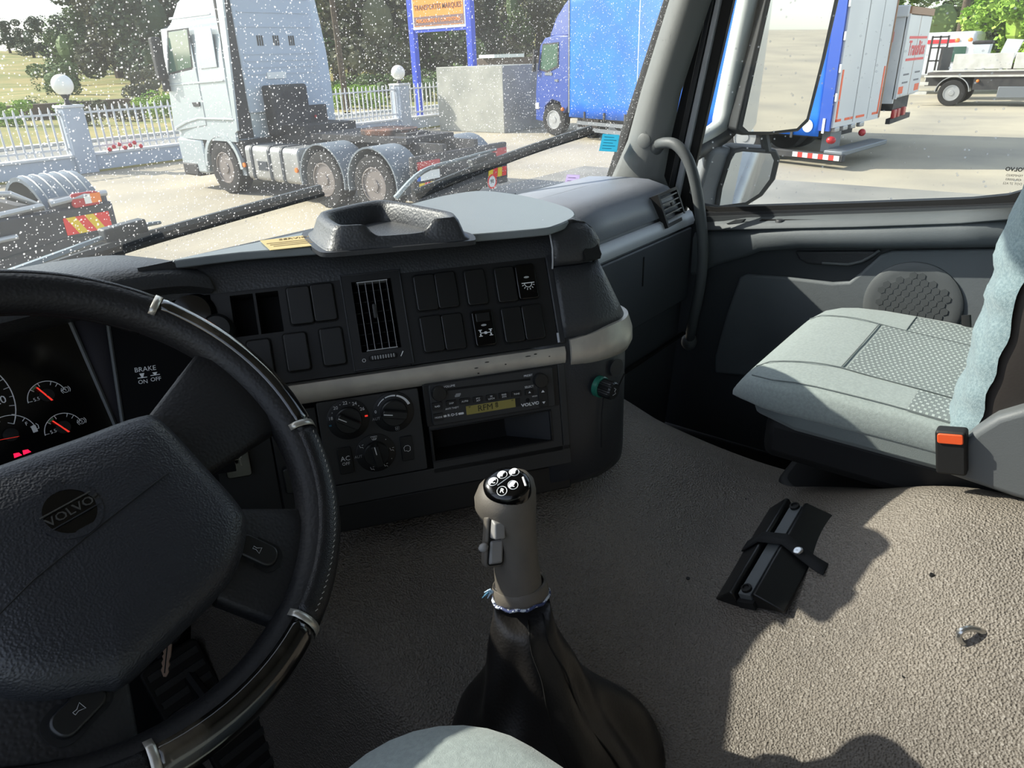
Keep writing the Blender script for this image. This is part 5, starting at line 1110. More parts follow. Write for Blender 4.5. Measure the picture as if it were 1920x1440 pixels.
# ---------------------------------------------------------------- trees
def leaf_mesh(name, seed, blobs, n, size, spread=1.):
    rn = random.Random(seed); vs = []; fs = []
    for (cx, cy, cz, rx, ry, rz) in blobs:
        # solid inner mass so that no sky shows through the crown's core
        k = len(vs); m = MB(); m.ball((cx, cy, cz), rx*.40, ry*.40, rz*.40, 8, 6); vs += m.v; fs += [tuple(i+k for i in f) for f in m.f]
        for _ in range(n):
            th = rn.uniform(0, 2*math.pi); u_ = rn.uniform(-1, 1); q = rn.uniform(.72, 1.04)**.6; s = math.sqrt(1-u_*u_)
            p = V(cx+rx*q*s*math.cos(th), cy+ry*q*s*math.sin(th), cz+rz*q*u_); sz = size*rn.uniform(.6, 1.4)
            d1_ = V(rn.uniform(-1, 1), rn.uniform(-1, 1), rn.uniform(-.6, .6)).normalized()*sz; d2_ = V(rn.uniform(-1, 1), rn.uniform(-1, 1), rn.uniform(-.2, 1)).normalized()*sz
            k = len(vs); vs += [tuple(p-d1_*.5), tuple(p+d2_*.5), tuple(p+d1_*.5), tuple(p-d2_*.5)]; fs.append((k, k+1, k+2, k+3))
    me = bpy.data.meshes.new(name); me.from_pydata(vs, [], fs); return me
def blobset(seed, n, R, H, z0):
    rn = random.Random(seed); o = [(0, 0, z0+H*.5, R*.75, R*.75, H*.5)]
    for _ in range(n):
        a = rn.uniform(0, 2*math.pi); q = rn.uniform(.35, .8)*R; z = z0+H*rn.uniform(.15, .95); r = R*rn.uniform(.3, .5)*(1-.35*(z-z0)/H); o.append((q*math.cos(a), q*math.sin(a), z, r, r, r*rn.uniform(.7, 1)))
    return o
TREE = {}
for kind, (R, H, z0, nb, nl, sz) in {'round': (1, 2.0, .12, 11, 480, .085), 'tall': (.7, 2.9, .12, 13, 420, .085), 'bush': (1, 1.2, 0, 7, 420, .085)}.items():
    TREE[kind] = [leaf_mesh('crown_'+kind, 10+s, blobset(20+s, nb, R, H, z0), nl, sz) for s in range(2)]
trunk_m = MB().tube([V(0, 0, -.3), V(.02, 0, .5), V(-.03, .02, 1.3)], [.1, .08, .04], 7)
def tree(name, loc, s, kind, leaf, label, cat='tree', group=None, sz=None, v=0):
    t = thing(name, loc, label, cat, group)
    me = TREE[kind][v % 2]
    key = (kind, v % 2, leaf)
    if key not in TREE:
        m2_ = me.copy(); m2_.materials.clear(); m2_.materials.append(G[leaf]); TREE[key] = m2_
    o = bpy.data.objects.new('crown', TREE[key]); COL.objects.link(o); o.parent = t; 
    if kind != 'bush':
        if 'trunk' not in TREE:
            q = trunk_m.build('trunk', G['bark']); TREE['trunk'] = q.data; bpy.data.objects.remove(q)
        o2 = bpy.data.objects.new('trunk', TREE['trunk']); COL.objects.link(o2); o2.parent = t
    t.scale = (s, s, s*(sz or 1)); t.rotation_euler.z = random.uniform(0, 6); return t
def hillp(px, D):
    p = dep(px, 100, D); return V(p.x, p.y, fz(p.x, p.y))
rn = random.Random(11)
# left skyline trees
for i, (px, D, s, k, lf) in enumerate(((20, 120, 2.5, 'round', 'leaf_dark'), (62, 112, 2.6, 'round', 'leaf_dark'), (100, 100, 2.9, 'round', 'leaf_dark'), (150, 92, 3.6, 'round', 'leaf_dark'), (215, 84, 5.6, 'round', 'leaf_dark'), (262, 80, 6.0, 'tall', 'leaf_dark'), (310, 88, 6.4, 'round', 'leaf_dark'), (185, 100, 4.2, 'tall', 'leaf_dark'), (240, 74, 4.4, 'round', 'leaf_olive'), (295, 70, 5.2, 'round', 'leaf_dark'), (345, 80, 7.0, 'tall', 'leaf_dark'), (128, 74, 3.3, 'round', 'leaf_mid'))):
    tree('skyline_tree', hillp(px, D), s, k, lf, 'dark leafy tree in the wood beyond the meadow, left of the silver truck', 'tree', 'wood left of the silver truck', v=i)
# hillside wood behind sign and blue truck
for i in range(46):
    px = 590+i % 12*38+rn.uniform(-14, 14); D = 62+14*(i//12)+rn.uniform(-4, 4)
    if px > 880 and D < 85: continue
    tree('hillside_tree', hillp(px, D), rn.uniform(4.0, 5.6), ('round', 'tall', 'round')[i % 3], ('leaf_dark', 'leaf_dark', 'leaf_mid', 'leaf_olive')[i % 4], 'green tree in the wooded hillside behind the roadside sign', 'tree', 'hillside wood behind the sign', v=i)
for i, (px, py, Y, s, lf, lab) in enumerate(((157, 185, 38, 1.05, 'leaf_olive', 'greyish olive shrub in the meadow right of the left globe lamp'), (231, 170, 40, .85, 'leaf_olive', 'dark bare shrub in the meadow left of the silver truck mirror'), (90, 118, 62, 2.0, 'leaf_mid', 'wide green bush on the upper meadow at far left'), (286, 175, 42, 1.3, 'leaf_bright', 'bright green bush at the meadow edge touching the silver truck'), (12, 175, 40, 1.0, 'leaf_bright', 'bright green bush at the left picture edge'), (55, 168, 46, 1.0, 'leaf_mid', 'low green bush under the dark earth bank'), (282, 140, 52, 1.8, 'leaf_olive', 'pale olive bush behind the silver truck mirror'), (120, 165, 44, .9, 'leaf_bright', 'light green weeds behind the left globe lamp'))):
    p = at(px, py, 'y', Y); tree('meadow_bush', V(p.x, p.y, fz(p.x, p.y)), s, 'bush', lf, lab, 'bush', None, .9, i)
for i, (px, s, lf, Y) in enumerate(((640, 1.2, 'leaf_bright', 33), (660, 1.5, 'leaf_mid', 36), (715, 1.4, 'leaf_mid', 36), (800, 1.6, 'leaf_mid', 34), (690, 1.1, 'leaf_bright', 32), (860, 1.8, 'leaf_mid', 36), (925, 1.2, 'leaf_bright', 33))):
    p = at(px, 150, 'y', Y); tree('roadside_bush', V(p.x, p.y, fz(p.x, p.y)), s, 'bush', lf, 'leafy roadside bush behind the right end of the white fence', 'bush', 'bushes behind the right fence', .9, i)
# right background trees
for i, (px, X, s, lf, k, lab) in enumerate(((1760, 62, 3.2, 'leaf_mid', 'round', 'grey green tree behind the white lorry box'), (1822, 66, 3.6, 'leaf_dark', 'round', 'dark round tree right of the utility pole'), (1868, 70, 3.0, 'leaf_dark', 'round', 'hazy dark tree between utility pole and bright tree'), (1912, 46, 2.8, 'leaf_bright', 'round', 'bright yellow-green tree at the right picture edge'), (1945, 48, 2.8, 'leaf_bright', 'tall', 'bright leafy tree cut off by the right picture edge'), (1790, 72, 3.0, 'leaf_mid', 'round', 'pale tree behind the utility pole'))):
    p = at(px, 80, 'x', X); tree('yard_tree', V(p.x, p.y, 0), s, k, lf, lab, 'tree', None, None, i)

# ---------------------------------------------------------------- fence with lamps
FY = 20.8
lw = thing('low_wall', (10, FY, 0), 'low white plastered wall carrying the picket fence', 'wall')
MB().box(WORLD, -8, 21.2, FY-.14, FY+.14, 0, .42).build('wall_body', G['wall_white'], lw); MB().box(WORLD, -8, 21.2, FY-.18, FY+.18, .42, .47).build('coping', G['fence_white'], lw)
def pillar(x, lab):
    t = thing('fence_pillar', (x, FY, 0), lab, 'pillar', 'white fence pillars'); MB().box(WORLD, x-.25, x+.25, FY-.25, FY+.25, 0, 1.62).build('shaft', G['wall_white'], t, bevel=.02); MB().box(WORLD, x-.28, x+.28, FY-.28, FY+.28, 1.60, 1.66).build('cap', G['fence_white'], t, bevel=.01)
def lamp(x, lab, zc=2.13):
    t = thing('globe_lamp', (x, FY, 1.66), lab, 'lamp', 'globe lamps on the fence'); MB().lathe(Fr((x, FY, 1.66), (1, 0, 0), (0, 1, 0)), [(.11, 0), (.07, .04), (.05, .12), (.09, .2), (.12, .24), (.10, .27)], 16).build('lamp_neck', G['lamp_black'], t); m = MB(); m.ball((x, FY, zc), .25, n=24, m=16); m.build('globe', G['lamp_globe'], t)
pillar(7.45, 'white square fence pillar left of the silver truck'); pillar(18.95, 'white square fence pillar left of the roadside sign')
lamp(7.45, 'white globe lamp on the pillar left of the silver truck'); lamp(18.95, 'white globe lamp on the pillar beside the roadside sign', 2.03)
pm = MB().prism(Fr((0, 0, 0), (1, 0, 0), (0, 0, 1)), [(-.022, .50), (.022, .50), (.022, 1.56), (0, 1.63), (-.022, 1.56)], -.015, .015).build('picket', G['fence_white']); pmd = pm.data; bpy.data.objects.remove(pm)
for x0, x1, lab in ((3.2, 7.15, 'white picket fence section left of the left pillar'), (7.75, 18.65, 'long white picket fence section passing behind the silver truck'), (19.25, 21.15, 'short white picket fence section right of the right pillar')):
    t = thing('picket_fence', (x0, FY, .47), lab, 'fence', 'white picket fence sections')
    for z in (.62, 1.46): MB().box(WORLD, x0-.05, x1+.05, FY-.02, FY+.02, z-.025, z+.025).build('rail', G['fence_white'], t)
    n = int((x1-x0)/.19)
    for i in range(n+1):
        o = bpy.data.objects.new('picket', pmd); COL.objects.link(o); par(o, t); o.location = (x0+(x1-x0)*i/n, FY-.03, 0)
fl_ = thing('flower_plant', (8.5, FY+.3, .05), 'red flowers growing at the foot of the fence', 'flower')
for i in range(7): m = MB(); m.ball((8.1+.14*i, FY-.2+.03*(i % 2), .52+.05*(i*7 % 3)), .055, n=8, m=6); m.build('bloom', G['flower_red'], fl_)
for i in range(5): m = MB(); m.tube([V(8.15+.2*i, FY-.19, .47), V(8.15+.2*i+.03, FY-.19, .55)], .01, 5); m.build('stem', G['leaf_mid'], fl_)

# ---------------------------------------------------------------- sign, concrete block, shed
SX = 20.6; sg = thing('roadside_sign', (SX, 20, 0), 'orange company sign with white frame on two blue posts', 'sign')
for y in (21.52, 18.62): MB().box(WORLD, SX-.11, SX+.11, y-.13, y+.13, 0, 6.2).build('post', G['sign_blue'], sg, bevel=.01)
GF = Fr((SX-.10, 20.07, 4.9), (0, -1, 0), (0, 0, 1)); MB().box(GF, -1.33, 1.33, -1.45, 1.2, -.08, 0).build('panel', G['sign_white'], sg)
pn = MB().box(GF, -1.24, 1.24, -1.35, 1.1, 0, .02).build('orange_face', G['sign_orange'], sg)
MB().box(GF, -1.45, 1.45, -1.55, -1.45, -.12, -.02).build('cross_beam', G['sign_blue'], sg)
MB().box(GF, -1.24, 1.24, -.46, -.38, .02, .024).build('sign_rule', G['sign_ink'], pn); MB().box(GF, -1.24, 1.24, -1.33, -1.03, .02, .024).build('sign_band', G['sign_band'], pn)
text('TRANSPORTES MARQUES', GF, .24, G['sign_ink'], 'sign_word', pn, 0, -.74, .024, .004, bold=.01, stretch=.86); text('MERCADORIAS ID E CONTENTORES', GF, .17, G['sign_orange'], 'sign_word', pn, 0, -1.18, .028, .004, stretch=.8, bold=.01)
cb = MB().box(WORLD, 19.6, 22.6, 16.42, 19.5, 0, 2.16).build('concrete_block', G['block_concrete'], bevel=.02); tag(cb, 'plain grey concrete enclosure wall behind the sign post', 'wall')
sd = thing('shed', (42, 35, 0), 'distant shed with pale flat roof beside the blue truck', 'shed'); MB().box(WORLD, 41.2, 47, 34.4, 37, 0, 2.4).build('shed_wall', G['wood_dark'], sd); MB().box(WORLD, 40.8, 44.2, 34.2, 35.6, 2.4, 2.62).build('shed_roof', G['roof_white'], sd)

# ---------------------------------------------------------------- vehicle helpers
def wheel(parent, c, r, w, side, rimm='rim_grey', name='wheel'):
    """axle along F.n; side = outward unit vector"""
    side = Vector(side).normalized(); F = Fr(c, side.cross(ZV) if abs(side.z) < .9 else (1, 0, 0), ZV); F = Fr(c, ZV.cross(side), ZV)
    t = MB().lathe(F, [(r*.60, -w), (r*.97, -w), (r, -w*.85), (r, -w*.1), (r*.96, 0), (r*.80, .012), (r*.62, .0), (r*.60, -.03)], 32).build(name, G['tyre'], parent, smooth=40)
    ri = MB().lathe(F, [(r*.61, -.02), (r*.60, .002), (r*.56, .004), (r*.52, -.05), (r*.50, -.10), (r*.34, -.10), (r*.32, -.04), (r*.22, -.02), (r*.20, .0), (.001, .004)], 28).build('wheel_rim', G[rimm], t, smooth=35)
    for k in range(8):
        a = 2*math.pi*k/8; q = F.p(r*.42*math.cos(a), r*.42*math.sin(a), -.098); MB().lathe(Fr(q, F.u, F.v), [(.05, 0), (.045, .004), (.001, .004)], 8).build('rim_hole', G['tyre'], t)
    return t
def fenderarc(parent, c, r, x0, x1, a0, a1, mat, th=.03, name='mudguard', ribs=0):
    """arc around the X axis between x0 and x1"""
    n = 18; b = MB(); b.loft([[V(x, c.y+(r+d)*math.cos(math.radians(a0+(a1-a0)*k/n)), c.z+(r+d)*math.sin(math.radians(a0+(a1-a0)*k/n))) for x, d in ((x0, 0), (x1, 0), (x1, th), (x0, th))] for k in range(n+1)]); o = b.build(name, mat, parent, smooth=40)
    for i in range(ribs):
        xx = x0+(x1-x0)*(i+.7)/(ribs+.4); b = MB(); b.tube([V(xx, c.y+(r+th)*math.cos(math.radians(a0+(a1-a0)*k/n)), c.z+(r+th)*math.sin(math.radians(a0+(a1-a0)*k/n))) for k in range(2, n-1)], .014, 5); b.build('rib', mat, o)
    return o

# ---------------------------------------------------------------- silver tractor unit
TX0, TX1 = 7.45, 9.95
tu = thing('tractor_unit', (8.7, 12, 0), 'silver high-roof truck tractor without trailer in front of the white fence', 'truck', 'parked trucks')
def cabsec(y, top, w0=0, z0=1.05):
    return [V(TX0+w0, y, z0), V(TX0+w0, y, 2.1), V(TX0+w0+.02, y, 2.6), V(TX0+w0+.08, y, 3.15), V(TX0+w0+.18, y, top-.12), V(TX0+w0+.34, y, top), V(TX1-w0-.34, y, top), V(TX1-w0-.18, y, top-.12), V(TX1-w0-.08, y, 3.15), V(TX1-w0-.02, y, 2.6), V(TX1-w0, y, 2.1), V(TX1-w0, y, z0)]
body = MB(); body.loft([cabsec(13.42, 3.95), cabsec(14.2, 3.9), cabsec(14.9, 3.7, 0), cabsec(15.35, 3.35, .02), cabsec(15.62, 2.5, .06), cabsec(15.72, 1.6, .08)]); body = body.build('cab', G['truck_silver'], tu, smooth=35)
TF = Fr((TX0, 0, 0), (0, -1, 0), (0, 0, 1))              # left side of the truck: a = -y
def tside(name, poly, c0, c1, mat, bevel=.0, parent=tu): return MB().prism(TF, [TF.px(x, y) for x, y in poly], c0, c1).build(name, mat, parent, bevel=bevel)
door_ = tside('cab_door', ((312, 56), (352, 53), (374, 160), (388, 235), (328, 246), (316, 160)), -.01, .012, G['truck_silver'], .012)
tside('door_window', ((317, 60), (352, 55), (361, 126), (345, 130), (319, 137)), .005, .018, G['truck_glass'], .006, door_)
tside('window_frame', ((314, 57), (354, 52), (364, 130), (346, 134), (318, 141)), .002, .0135, G['chassis'], .006, door_)
tside('sleeper_panel', ((364, 54), (396, 52), (408, 126), (374, 130)), -.005, .012, G['truck_silver'], .02)
tside('side_flap', ((398, -60), (412, -60), (447, 245), (442, 250)), -.02, .02, G['truck_silver'])
tside('belt_line', ((316, 158), (420, 149), (420, 153), (316, 162)), .0, .022, G['truck_silver'], .01)
tside('roof_line', ((318, 33), (395, 24), (396, 28), (318, 38)), .0, .022, G['truck_silver'], .01)
tside('wheel_arch_trim', ((330, 238), (350, 226), (372, 220), (440, 222), (441, 226), (374, 224), (352, 231), (331, 243)), .0, .03, G['truck_silver'], .012)
tside('door_handle', ((362, 192), (376, 191), (377, 199), (366, 200)), .01, .035, G['chassis'], .006)
fw0 = V(TX0+.05, 14.05, .53)
b = MB(); b.box(WORLD, TX0+.02, TX1-.02, 14.75, 15.75, .35, 1.06); b.build('bumper', G['truck_silver'], tu, bevel=.05); MB().box(WORLD, TX0, TX1, 15.1, 15.72, .28, .55).build('lower_bumper', G['chassis'], tu, bevel=.04)
fenderarc(tu, fw0, .60, TX0-.01, TX0+.55, 0, 180, G['truck_silver'], .08, 'wheel_arch'); MB().box(WORLD, TX0+.05, TX1-.05, 13.3, 14.9, .75, 1.08).build('arch_liner', G['chassis'], tu)
wheel(tu, V(TX0+.02, 14.05, .52), .52, .32, (-1, 0, 0)); wheel(tu, V(TX1-.02, 14.05, .52), .52, .32, (1, 0, 0))
MB().box(WORLD, TX0+.06, TX0+.5, 13.36, 13.5, .4, 1.1).build('step_panel', G['fender'], tu)
# rear wall of the cab, in shade, with louvres, dark unit and ribs
MB().box(WORLD, TX0+.36, TX1-.30, 13.36, 13.43, 1.55, 3.85).build('rear_wall', G['truck_rear'], tu, bevel=.03); MB().box(WORLD, TX0+.06, TX0+.38, 13.38, 13.44, 1.1, 3.9).build('side_shadow', G['chassis'], tu)  # dark strip paints in the shadow behind the side flap
RFm = Fr((0, 13.36, 0), (1, 0, 0), (0, 0, 1))
for k, px in enumerate((487, 517, 546)):
    a, c = RFm.px(px, 76)
    for j in range(3): MB().box(RFm, a-.06+.05*j, a-.035+.05*j, c-.09, c+.09, 0, .012).build('louvre', G['chassis'], tu)
for z in (3.6, 3.35, 3.1, 2.62, 2.5, 2.38, 2.26): MB().box(RFm, TX0+.45, TX1-.4, z-.012, z+.012, 0, .014).build('pressed_rib', G['truck_rear'], tu)
MB().box(RFm, 8.15, 9.05, 1.1, 2.05, .0, .30).build('engine_cover', G['chassis'], tu, bevel=.05); MB().box(RFm, 9.05, 9.6, 1.15, 1.62, 0, .14).build('dark_box', G['chassis'], tu, bevel=.02)
a, c = RFm.px(518, 141); MB().box(RFm, a-.22, a+.22, c-.06, c+.06, 0, .02).build('number_plate', G['plate_white'], tu)
MB().lathe(Fr(V(9.25, 13.2, 1.4), (1, 0, 0), (0, 0, 1)), [(.03, 0), (.03, .02), (.001, .02)], 8).build('marker_lamp', G['lamp_red'], tu)
MB().box(WORLD, TX0-.22, TX0-.02, 15.45, 15.62, 2.2, 3.0).build('mirror', G['chassis'], tu, bevel=.04); MB().box(WORLD, TX0-.15, TX0+.05, 15.5, 15.6, 1.98, 2.2).build('mirror', G['chassis'], tu, bevel=.04)
# chassis, tank, mudguards, rear
for x in (8.3, 9.1): MB().box(WORLD, x-.05, x+.05, 8.6, 14.5, .85, 1.12).build('frame_rail', G['chassis'], tu)
MB().box(WORLD, 8.1, 9.3, 9.3, 11.9, 1.1, 1.2).build('deck_plate', G['chassis'], tu); MB().box(WORLD, TX0+.9, TX1-.3, 12.4, 13.3, .9, 1.3).build('gearbox_cover', G['chassis'], tu)
ty0, ty1 = 11.55, 13.25
b = MB(); b.prism(Fr((0, ty0, 0), (1, 0, 0), (0, 0, 1)), rr(TX0+.03, TX0+.68, .34, 1.0, .10, 5), 0, -(ty1-ty0)); tk = b.build('fuel_tank', G['tank'], tu, bevel=.02)
for y in (13.0, 12.42, 12.02): MB().prism(Fr((0, y, 0), (1, 0, 0), (0, 0, 1)), rr(TX0+.015, TX0+.70, .325, 1.015, .11, 5), 0, -.07).build('tank_strap', G['strap'], tk)
MB().box(WORLD, TX0+.02, TX0+.06, 12.55, 12.85, .55, .72).build('tank_plate', G['strap'], tk)
for y in (13.32, 11.62): MB().lathe(Fr(V(TX0+.03, y, .62), (0, -1, 0), (0, 0, 1)), [(.045, 0), (.045, .03), (.001, .035)], 10).build('side_marker', G['lamp_orange'], tu)
for i, y in enumerate((10.85, 9.52)):
    wheel(tu, V(TX0+.02, y, .50), .50, .34, (-1, 0, 0)); wheel(tu, V(TX1-.02, y, .50), .50, .34, (1, 0, 0))
    for xx in (TX0-.02, TX1-.58): fenderarc(tu, V(0, y, .50), .60, xx, xx+.60, -12, 192, G['fender'], .03)
MB().prism(Fr((8.7, 10.35, 1.2), (1, 0, 0), (0, 1, 0)), ell(0, 0, .5, .55, 20), 0, .09).build('fifth_wheel', G['rust'], tu, bevel=.01)
b = MB(); b.box(WORLD, 8.4, 9.0, 9.6, 10.3, 1.1, 1.24); b.build('coupling_ramp', G['chassis'], tu)
MB().box(WORLD, TX0+.05, TX1-.05, 8.55, 8.66, .28, 1.0).build('rear_panel', G['chassis'], tu, bevel=.02)
for x0_, x1_ in ((TX0+.12, TX0+.62), (TX1-.62, TX1-.12)):
    F_ = Fr((0, 8.55, 0), (1, 0, 0), (0, 0, 1)); MB().box(F_, x0_, x1_, .78, .92, 0, .05).build('tail_lamp', G['lamp_red'], tu, bevel=.01)
    for k in range(4): MB().prism(F_, [(x0_+.13*k, .42), (x0_+.13*k+.12, .42), (x0_+.13*k+.12+.02, .58), (x0_+.13*k+.02, .58)], 0, .012).build('chevron', G['plate_red' if k % 2 else 'plate_yellow'], tu)
MB().box(Fr((0, 8.55, 0), (1, 0, 0), (0, 0, 1)), TX0+.1, TX0+.17, .62, .76, 0, .02).build('plate_badge', G['plate_blue'], tu); MB().box(Fr((0, 8.55, 0), (1, 0, 0), (0, 0, 1)), TX0+.17, TX0+.62, .62, .76, 0, .02).build('number_plate', G['plate_white'], tu)
Fq = Fr((9.42, 8.545, .36), (1, 0, 0), (0, 0, 1)); MB().lathe(Fq, [(.13, 0), (.13, .01), (.001, .01)], 20).build('speed_disc', G['plate_white'], tu); flatarc(Fq, .115, .016, 0, 360, 24, .01, .014).build('speed_ring', G['plate_red'], tu); text('90', Fq, .10, G['chassis'], 'speed_word', tu, 0, 0, .012, .002)

# ---------------------------------------------------------------- black tractor at the left edge
bt = thing('tractor_unit', (1.7, 10, 0), 'black truck tractor rear end with ribbed mudguard at the left edge', 'truck', 'parked trucks')
LX0, LX1 = .45, 2.98
for x in (1.3, 2.1): MB().box(WORLD, x-.05, x+.05, 9.0, 15, .85, 1.1).build('frame_rail', G['chassis'], bt)
MB().box(WORLD, LX0, LX1, 8.96, 9.06, .30, 1.02).build('rear_panel', G['truck_black'], bt, bevel=.03)
for xx, s in ((LX1-.62, 1), (LX0, -1)):
    fenderarc(bt, V(0, 9.85, .52), .74, xx, xx+.62, -8, 185, G['fender'], .05, 'mudguard', 5)
    wheel(bt, V(LX1-.03 if s > 0 else LX0+.03, 9.85, .52), .52, .5, (s, 0, 0))
    MB().box(WORLD, xx+.02, xx+.6, 9.0, 9.22, .30, 1.12).build('mudguard_skirt', G['truck_black'], bt, bevel=.04)
b = MB(); b.tube([V(LX1-.66, 8.95, 1.09), V(LX1-.3, 8.93, 1.13), V(LX1-.05, 8.95, 1.12)], .035, 8); b.build('bumper_lip', G['rim_light'], bt)
b = MB(); b.tube([V(LX0, 9.0, 1.05), V(1.7, 9.0, 1.04), V(2.25, 9.0, 1.08), V(2.05, 9.2, 1.22), V(1.5, 9.5, 1.26), V(.6, 9.5, 1.26)], .035, 8); b.build('cross_tube', G['rim_light'], bt)
b = MB(); b.tube([V(.5, 8.9, .80), V(1.3, 8.9, .80), V(1.9, 8.9, .82)], .03, 8); b.build('tow_bar', G['rim_light'], bt)
F_ = Fr((0, 8.955, 0), (1, 0, 0), (0, 0, 1)); a0_, c1_ = F_.px(128, 364); a1_, c0_ = F_.px(186, 382)
tl = MB().prism(F_, rr(a0_, a1_, c0_, c1_, .03), 0, .05).build('tail_lamp', G['lamp_red'], bt, bevel=.012); MB().box(F_, a0_+.13, a0_+.20, c0_+.03, c1_-.02, .045, .056).build('reverse_lamp', G['lamp_white'], tl); MB().box(F_, a0_+.20, a0_+.31, c0_+.03, c1_-.02, .045, .056).build('indicator_lamp', G['lamp_orange'], tl)
a0_, c1_ = F_.px(117, 410); a1_, c0_ = F_.px(208, 418); cw = (a1_-a0_)/5
for k in range(5):
    q0_, q1_ = a0_+cw*k, a0_+cw*(k+1); MB().prism(F_, [(q0_+(.03 if k else 0), c0_-.05), (q1_+(.03 if k < 4 else 0), c0_-.05), (q1_-(.07 if k < 4 else 0), c1_), (q0_-(.07 if k else 0), c1_)], 0, .014).build('chevron', G['plate_yellow' if k % 2 else 'plate_red'], bt)
MB().box(WORLD, .7, 2.6, 12.5, 15, 1.1, 1.35).build('chassis_deck', G['chassis'], bt); MB().box(WORLD, .45, 2.95, 14.2, 16.2, 1.0, 1.5).build('lower_cab', G['truck_black'], bt)

# ---------------------------------------------------------------- blue curtain-side lorry
A_ = V(15.9, 4.58, 0); hd_ = math.radians(20); fwd = V(math.sin(hd_), math.cos(hd_), 0); rgt = V(math.cos(math.radians(6)), -math.sin(math.radians(6)), 0)
bl_ = thing('curtain_lorry', A_+fwd*4+rgt*1.2, 'blue curtain-side lorry with blue cab and white rear doors', 'truck', 'parked lorries')
class Ob:                                                # oblique plan frame: a across, b along, z up
    @staticmethod
    def p(a, b_, z): return A_+rgt*a+fwd*b_+V(0, 0, z)
def obox(name, a0, a1, b0, b1, z0, z1, mat, bevel=0, parent=bl_):
    m = MB(); m.add([Ob.p(a, b_, z) for z in (z0, z1) for b_ in (b0, b1) for a in (a0, a1)], [(0, 2, 3, 1), (4, 5, 7, 6), (0, 1, 5, 4), (2, 6, 7, 3), (0, 4, 6, 2), (1, 3, 7, 5)]); return m.build(name, mat, parent, bevel=bevel)
LB = 9.35
box_ = obox('cargo_box', .03, 2.72, .05, LB, .82, 4.25, G['body_white'])
def curt(a, b_):
    y = .25+(LB-.25)*a; z = .64+3.58*b_; return Ob.p(-.02-.012*math.sin(a*60)*(1-b_)-.01*math.sin(a*23), y, z)
MB().grid(curt, 90, 8).build('side_curtain', G['curtain_blue'], bl_, solid=.01)
obox('corner_post', -.04, .04, .0, .27, .76, 4.25, G['post_blue']); obox('corner_post', -.03, .04, LB-.03, LB+.03, .76, 4.25, G['steel_grey'])
for k in range(9): obox('curtain_buckle', -.06, -.02, .9+.95*k, .96+.95*k, .58, .82, G['chassis'])
obox('roof_rail', -.04, 2.76, 0, LB+.03, 4.2, 4.3, G['steel_grey'])
RFr = Fr(Ob.p(0, 0, 0), rgt, ZV)
rd_ = MB().box(RFr, .04, 2.74, .82, 4.2, -.02, .03).build('rear_doors', G['body_white'], bl_)
for x in (.06, 2.70): MB().box(RFr, x-.03, x+.03, .84, 4.2, .03, .045).build('door_edge', G['brown_trim'] if x > 1 else G['body_white'], rd_)
MB().box(RFr, 1.10, 1.13, .87, 4.15, .03, .036).build('door_seam', G['door_seam'], rd_)
MB().box(RFr, 1.94, 1.96, .87, 4.15, .03, .034).build('door_seam', G['door_seam'], rd_)
for r in ((.14, .22, .93, 1.95), (2.53, 2.61, .93, 1.95), (.14, .44, .93, .98), (.64, 1.08, .93, .98), (1.28, 1.76, .93, .98), (2.24, 2.61, .93, .98)): MB().box(RFr, *r, .03, .037).build('reflective_tape', G['stripe_orange'], rd_)
for z in (1.35, 1.9, 2.5, 3.1): MB().box(RFr, -.03, .05, z, z+.16, .02, .06).build('hinge', G['body_white'], rd_)
for x in (.3, .75, 1.2, 1.7): MB().box(RFr, x-.12, x+.12, .72, .82, -.05, .05).build('roller', G['rim_light'], bl_, bevel=.02)
obox('tail_lift', -.05, 2.6, -.4, .05, .28, .38, G['steel_grey'], .02); obox('lift_column', .3, .9, .1, .3, .3, .82, G['steel_grey']); obox('lift_platform_edge', -.12, .05, -.45, 2.4, .17, .32, G['chassis'], .02)
for k in range(9): obox('warning_stripe', -.135, -.115, -.38+.13*k, -.25+.13*k, .20, .30, G['plate_red' if k % 2 else 'plate_white'])
MB().ball(Ob.p(.04, -.05, .58), .10, .10, .08).build('tail_lamp', G['lamp_red'], bl_); MB().ball(Ob.p(1.65, -.1, .60), .09, .08, .08).build('tail_lamp', G['lamp_red'], bl_)
LS = Fr(Ob.p(-.04, 0, 0), -fwd, ZV); a, c = LS.px(1515, 236); MB().lathe(LS.at(a, c, .012), [(.13, 0), (.13, .006), (.001, .007)], 20).build('round_decal', G['plate_white'], bl_)
MB().box(LS, a+.36, a+.42, c-.13, c+.17, .012, .018).build('decal_strip', G['curtain_white'], bl_)
obox('chassis_rail', .5, 2.0, .3, LB+1.5, .55, .80, G['chassis'])
for bb in (2.3,):
    for aa, s in ((.06, -1), (2.7, 1)): wheel(bl_, Ob.p(aa, bb, .48), .48, .5, rgt*s, 'rim_light')
obox('side_guard', -.01, .03, 3.4, LB-.4, .25, .36, G['steel_grey']); obox('side_guard', -.01, .03, 3.4, LB-.4, .44, .54, G['steel_grey'])
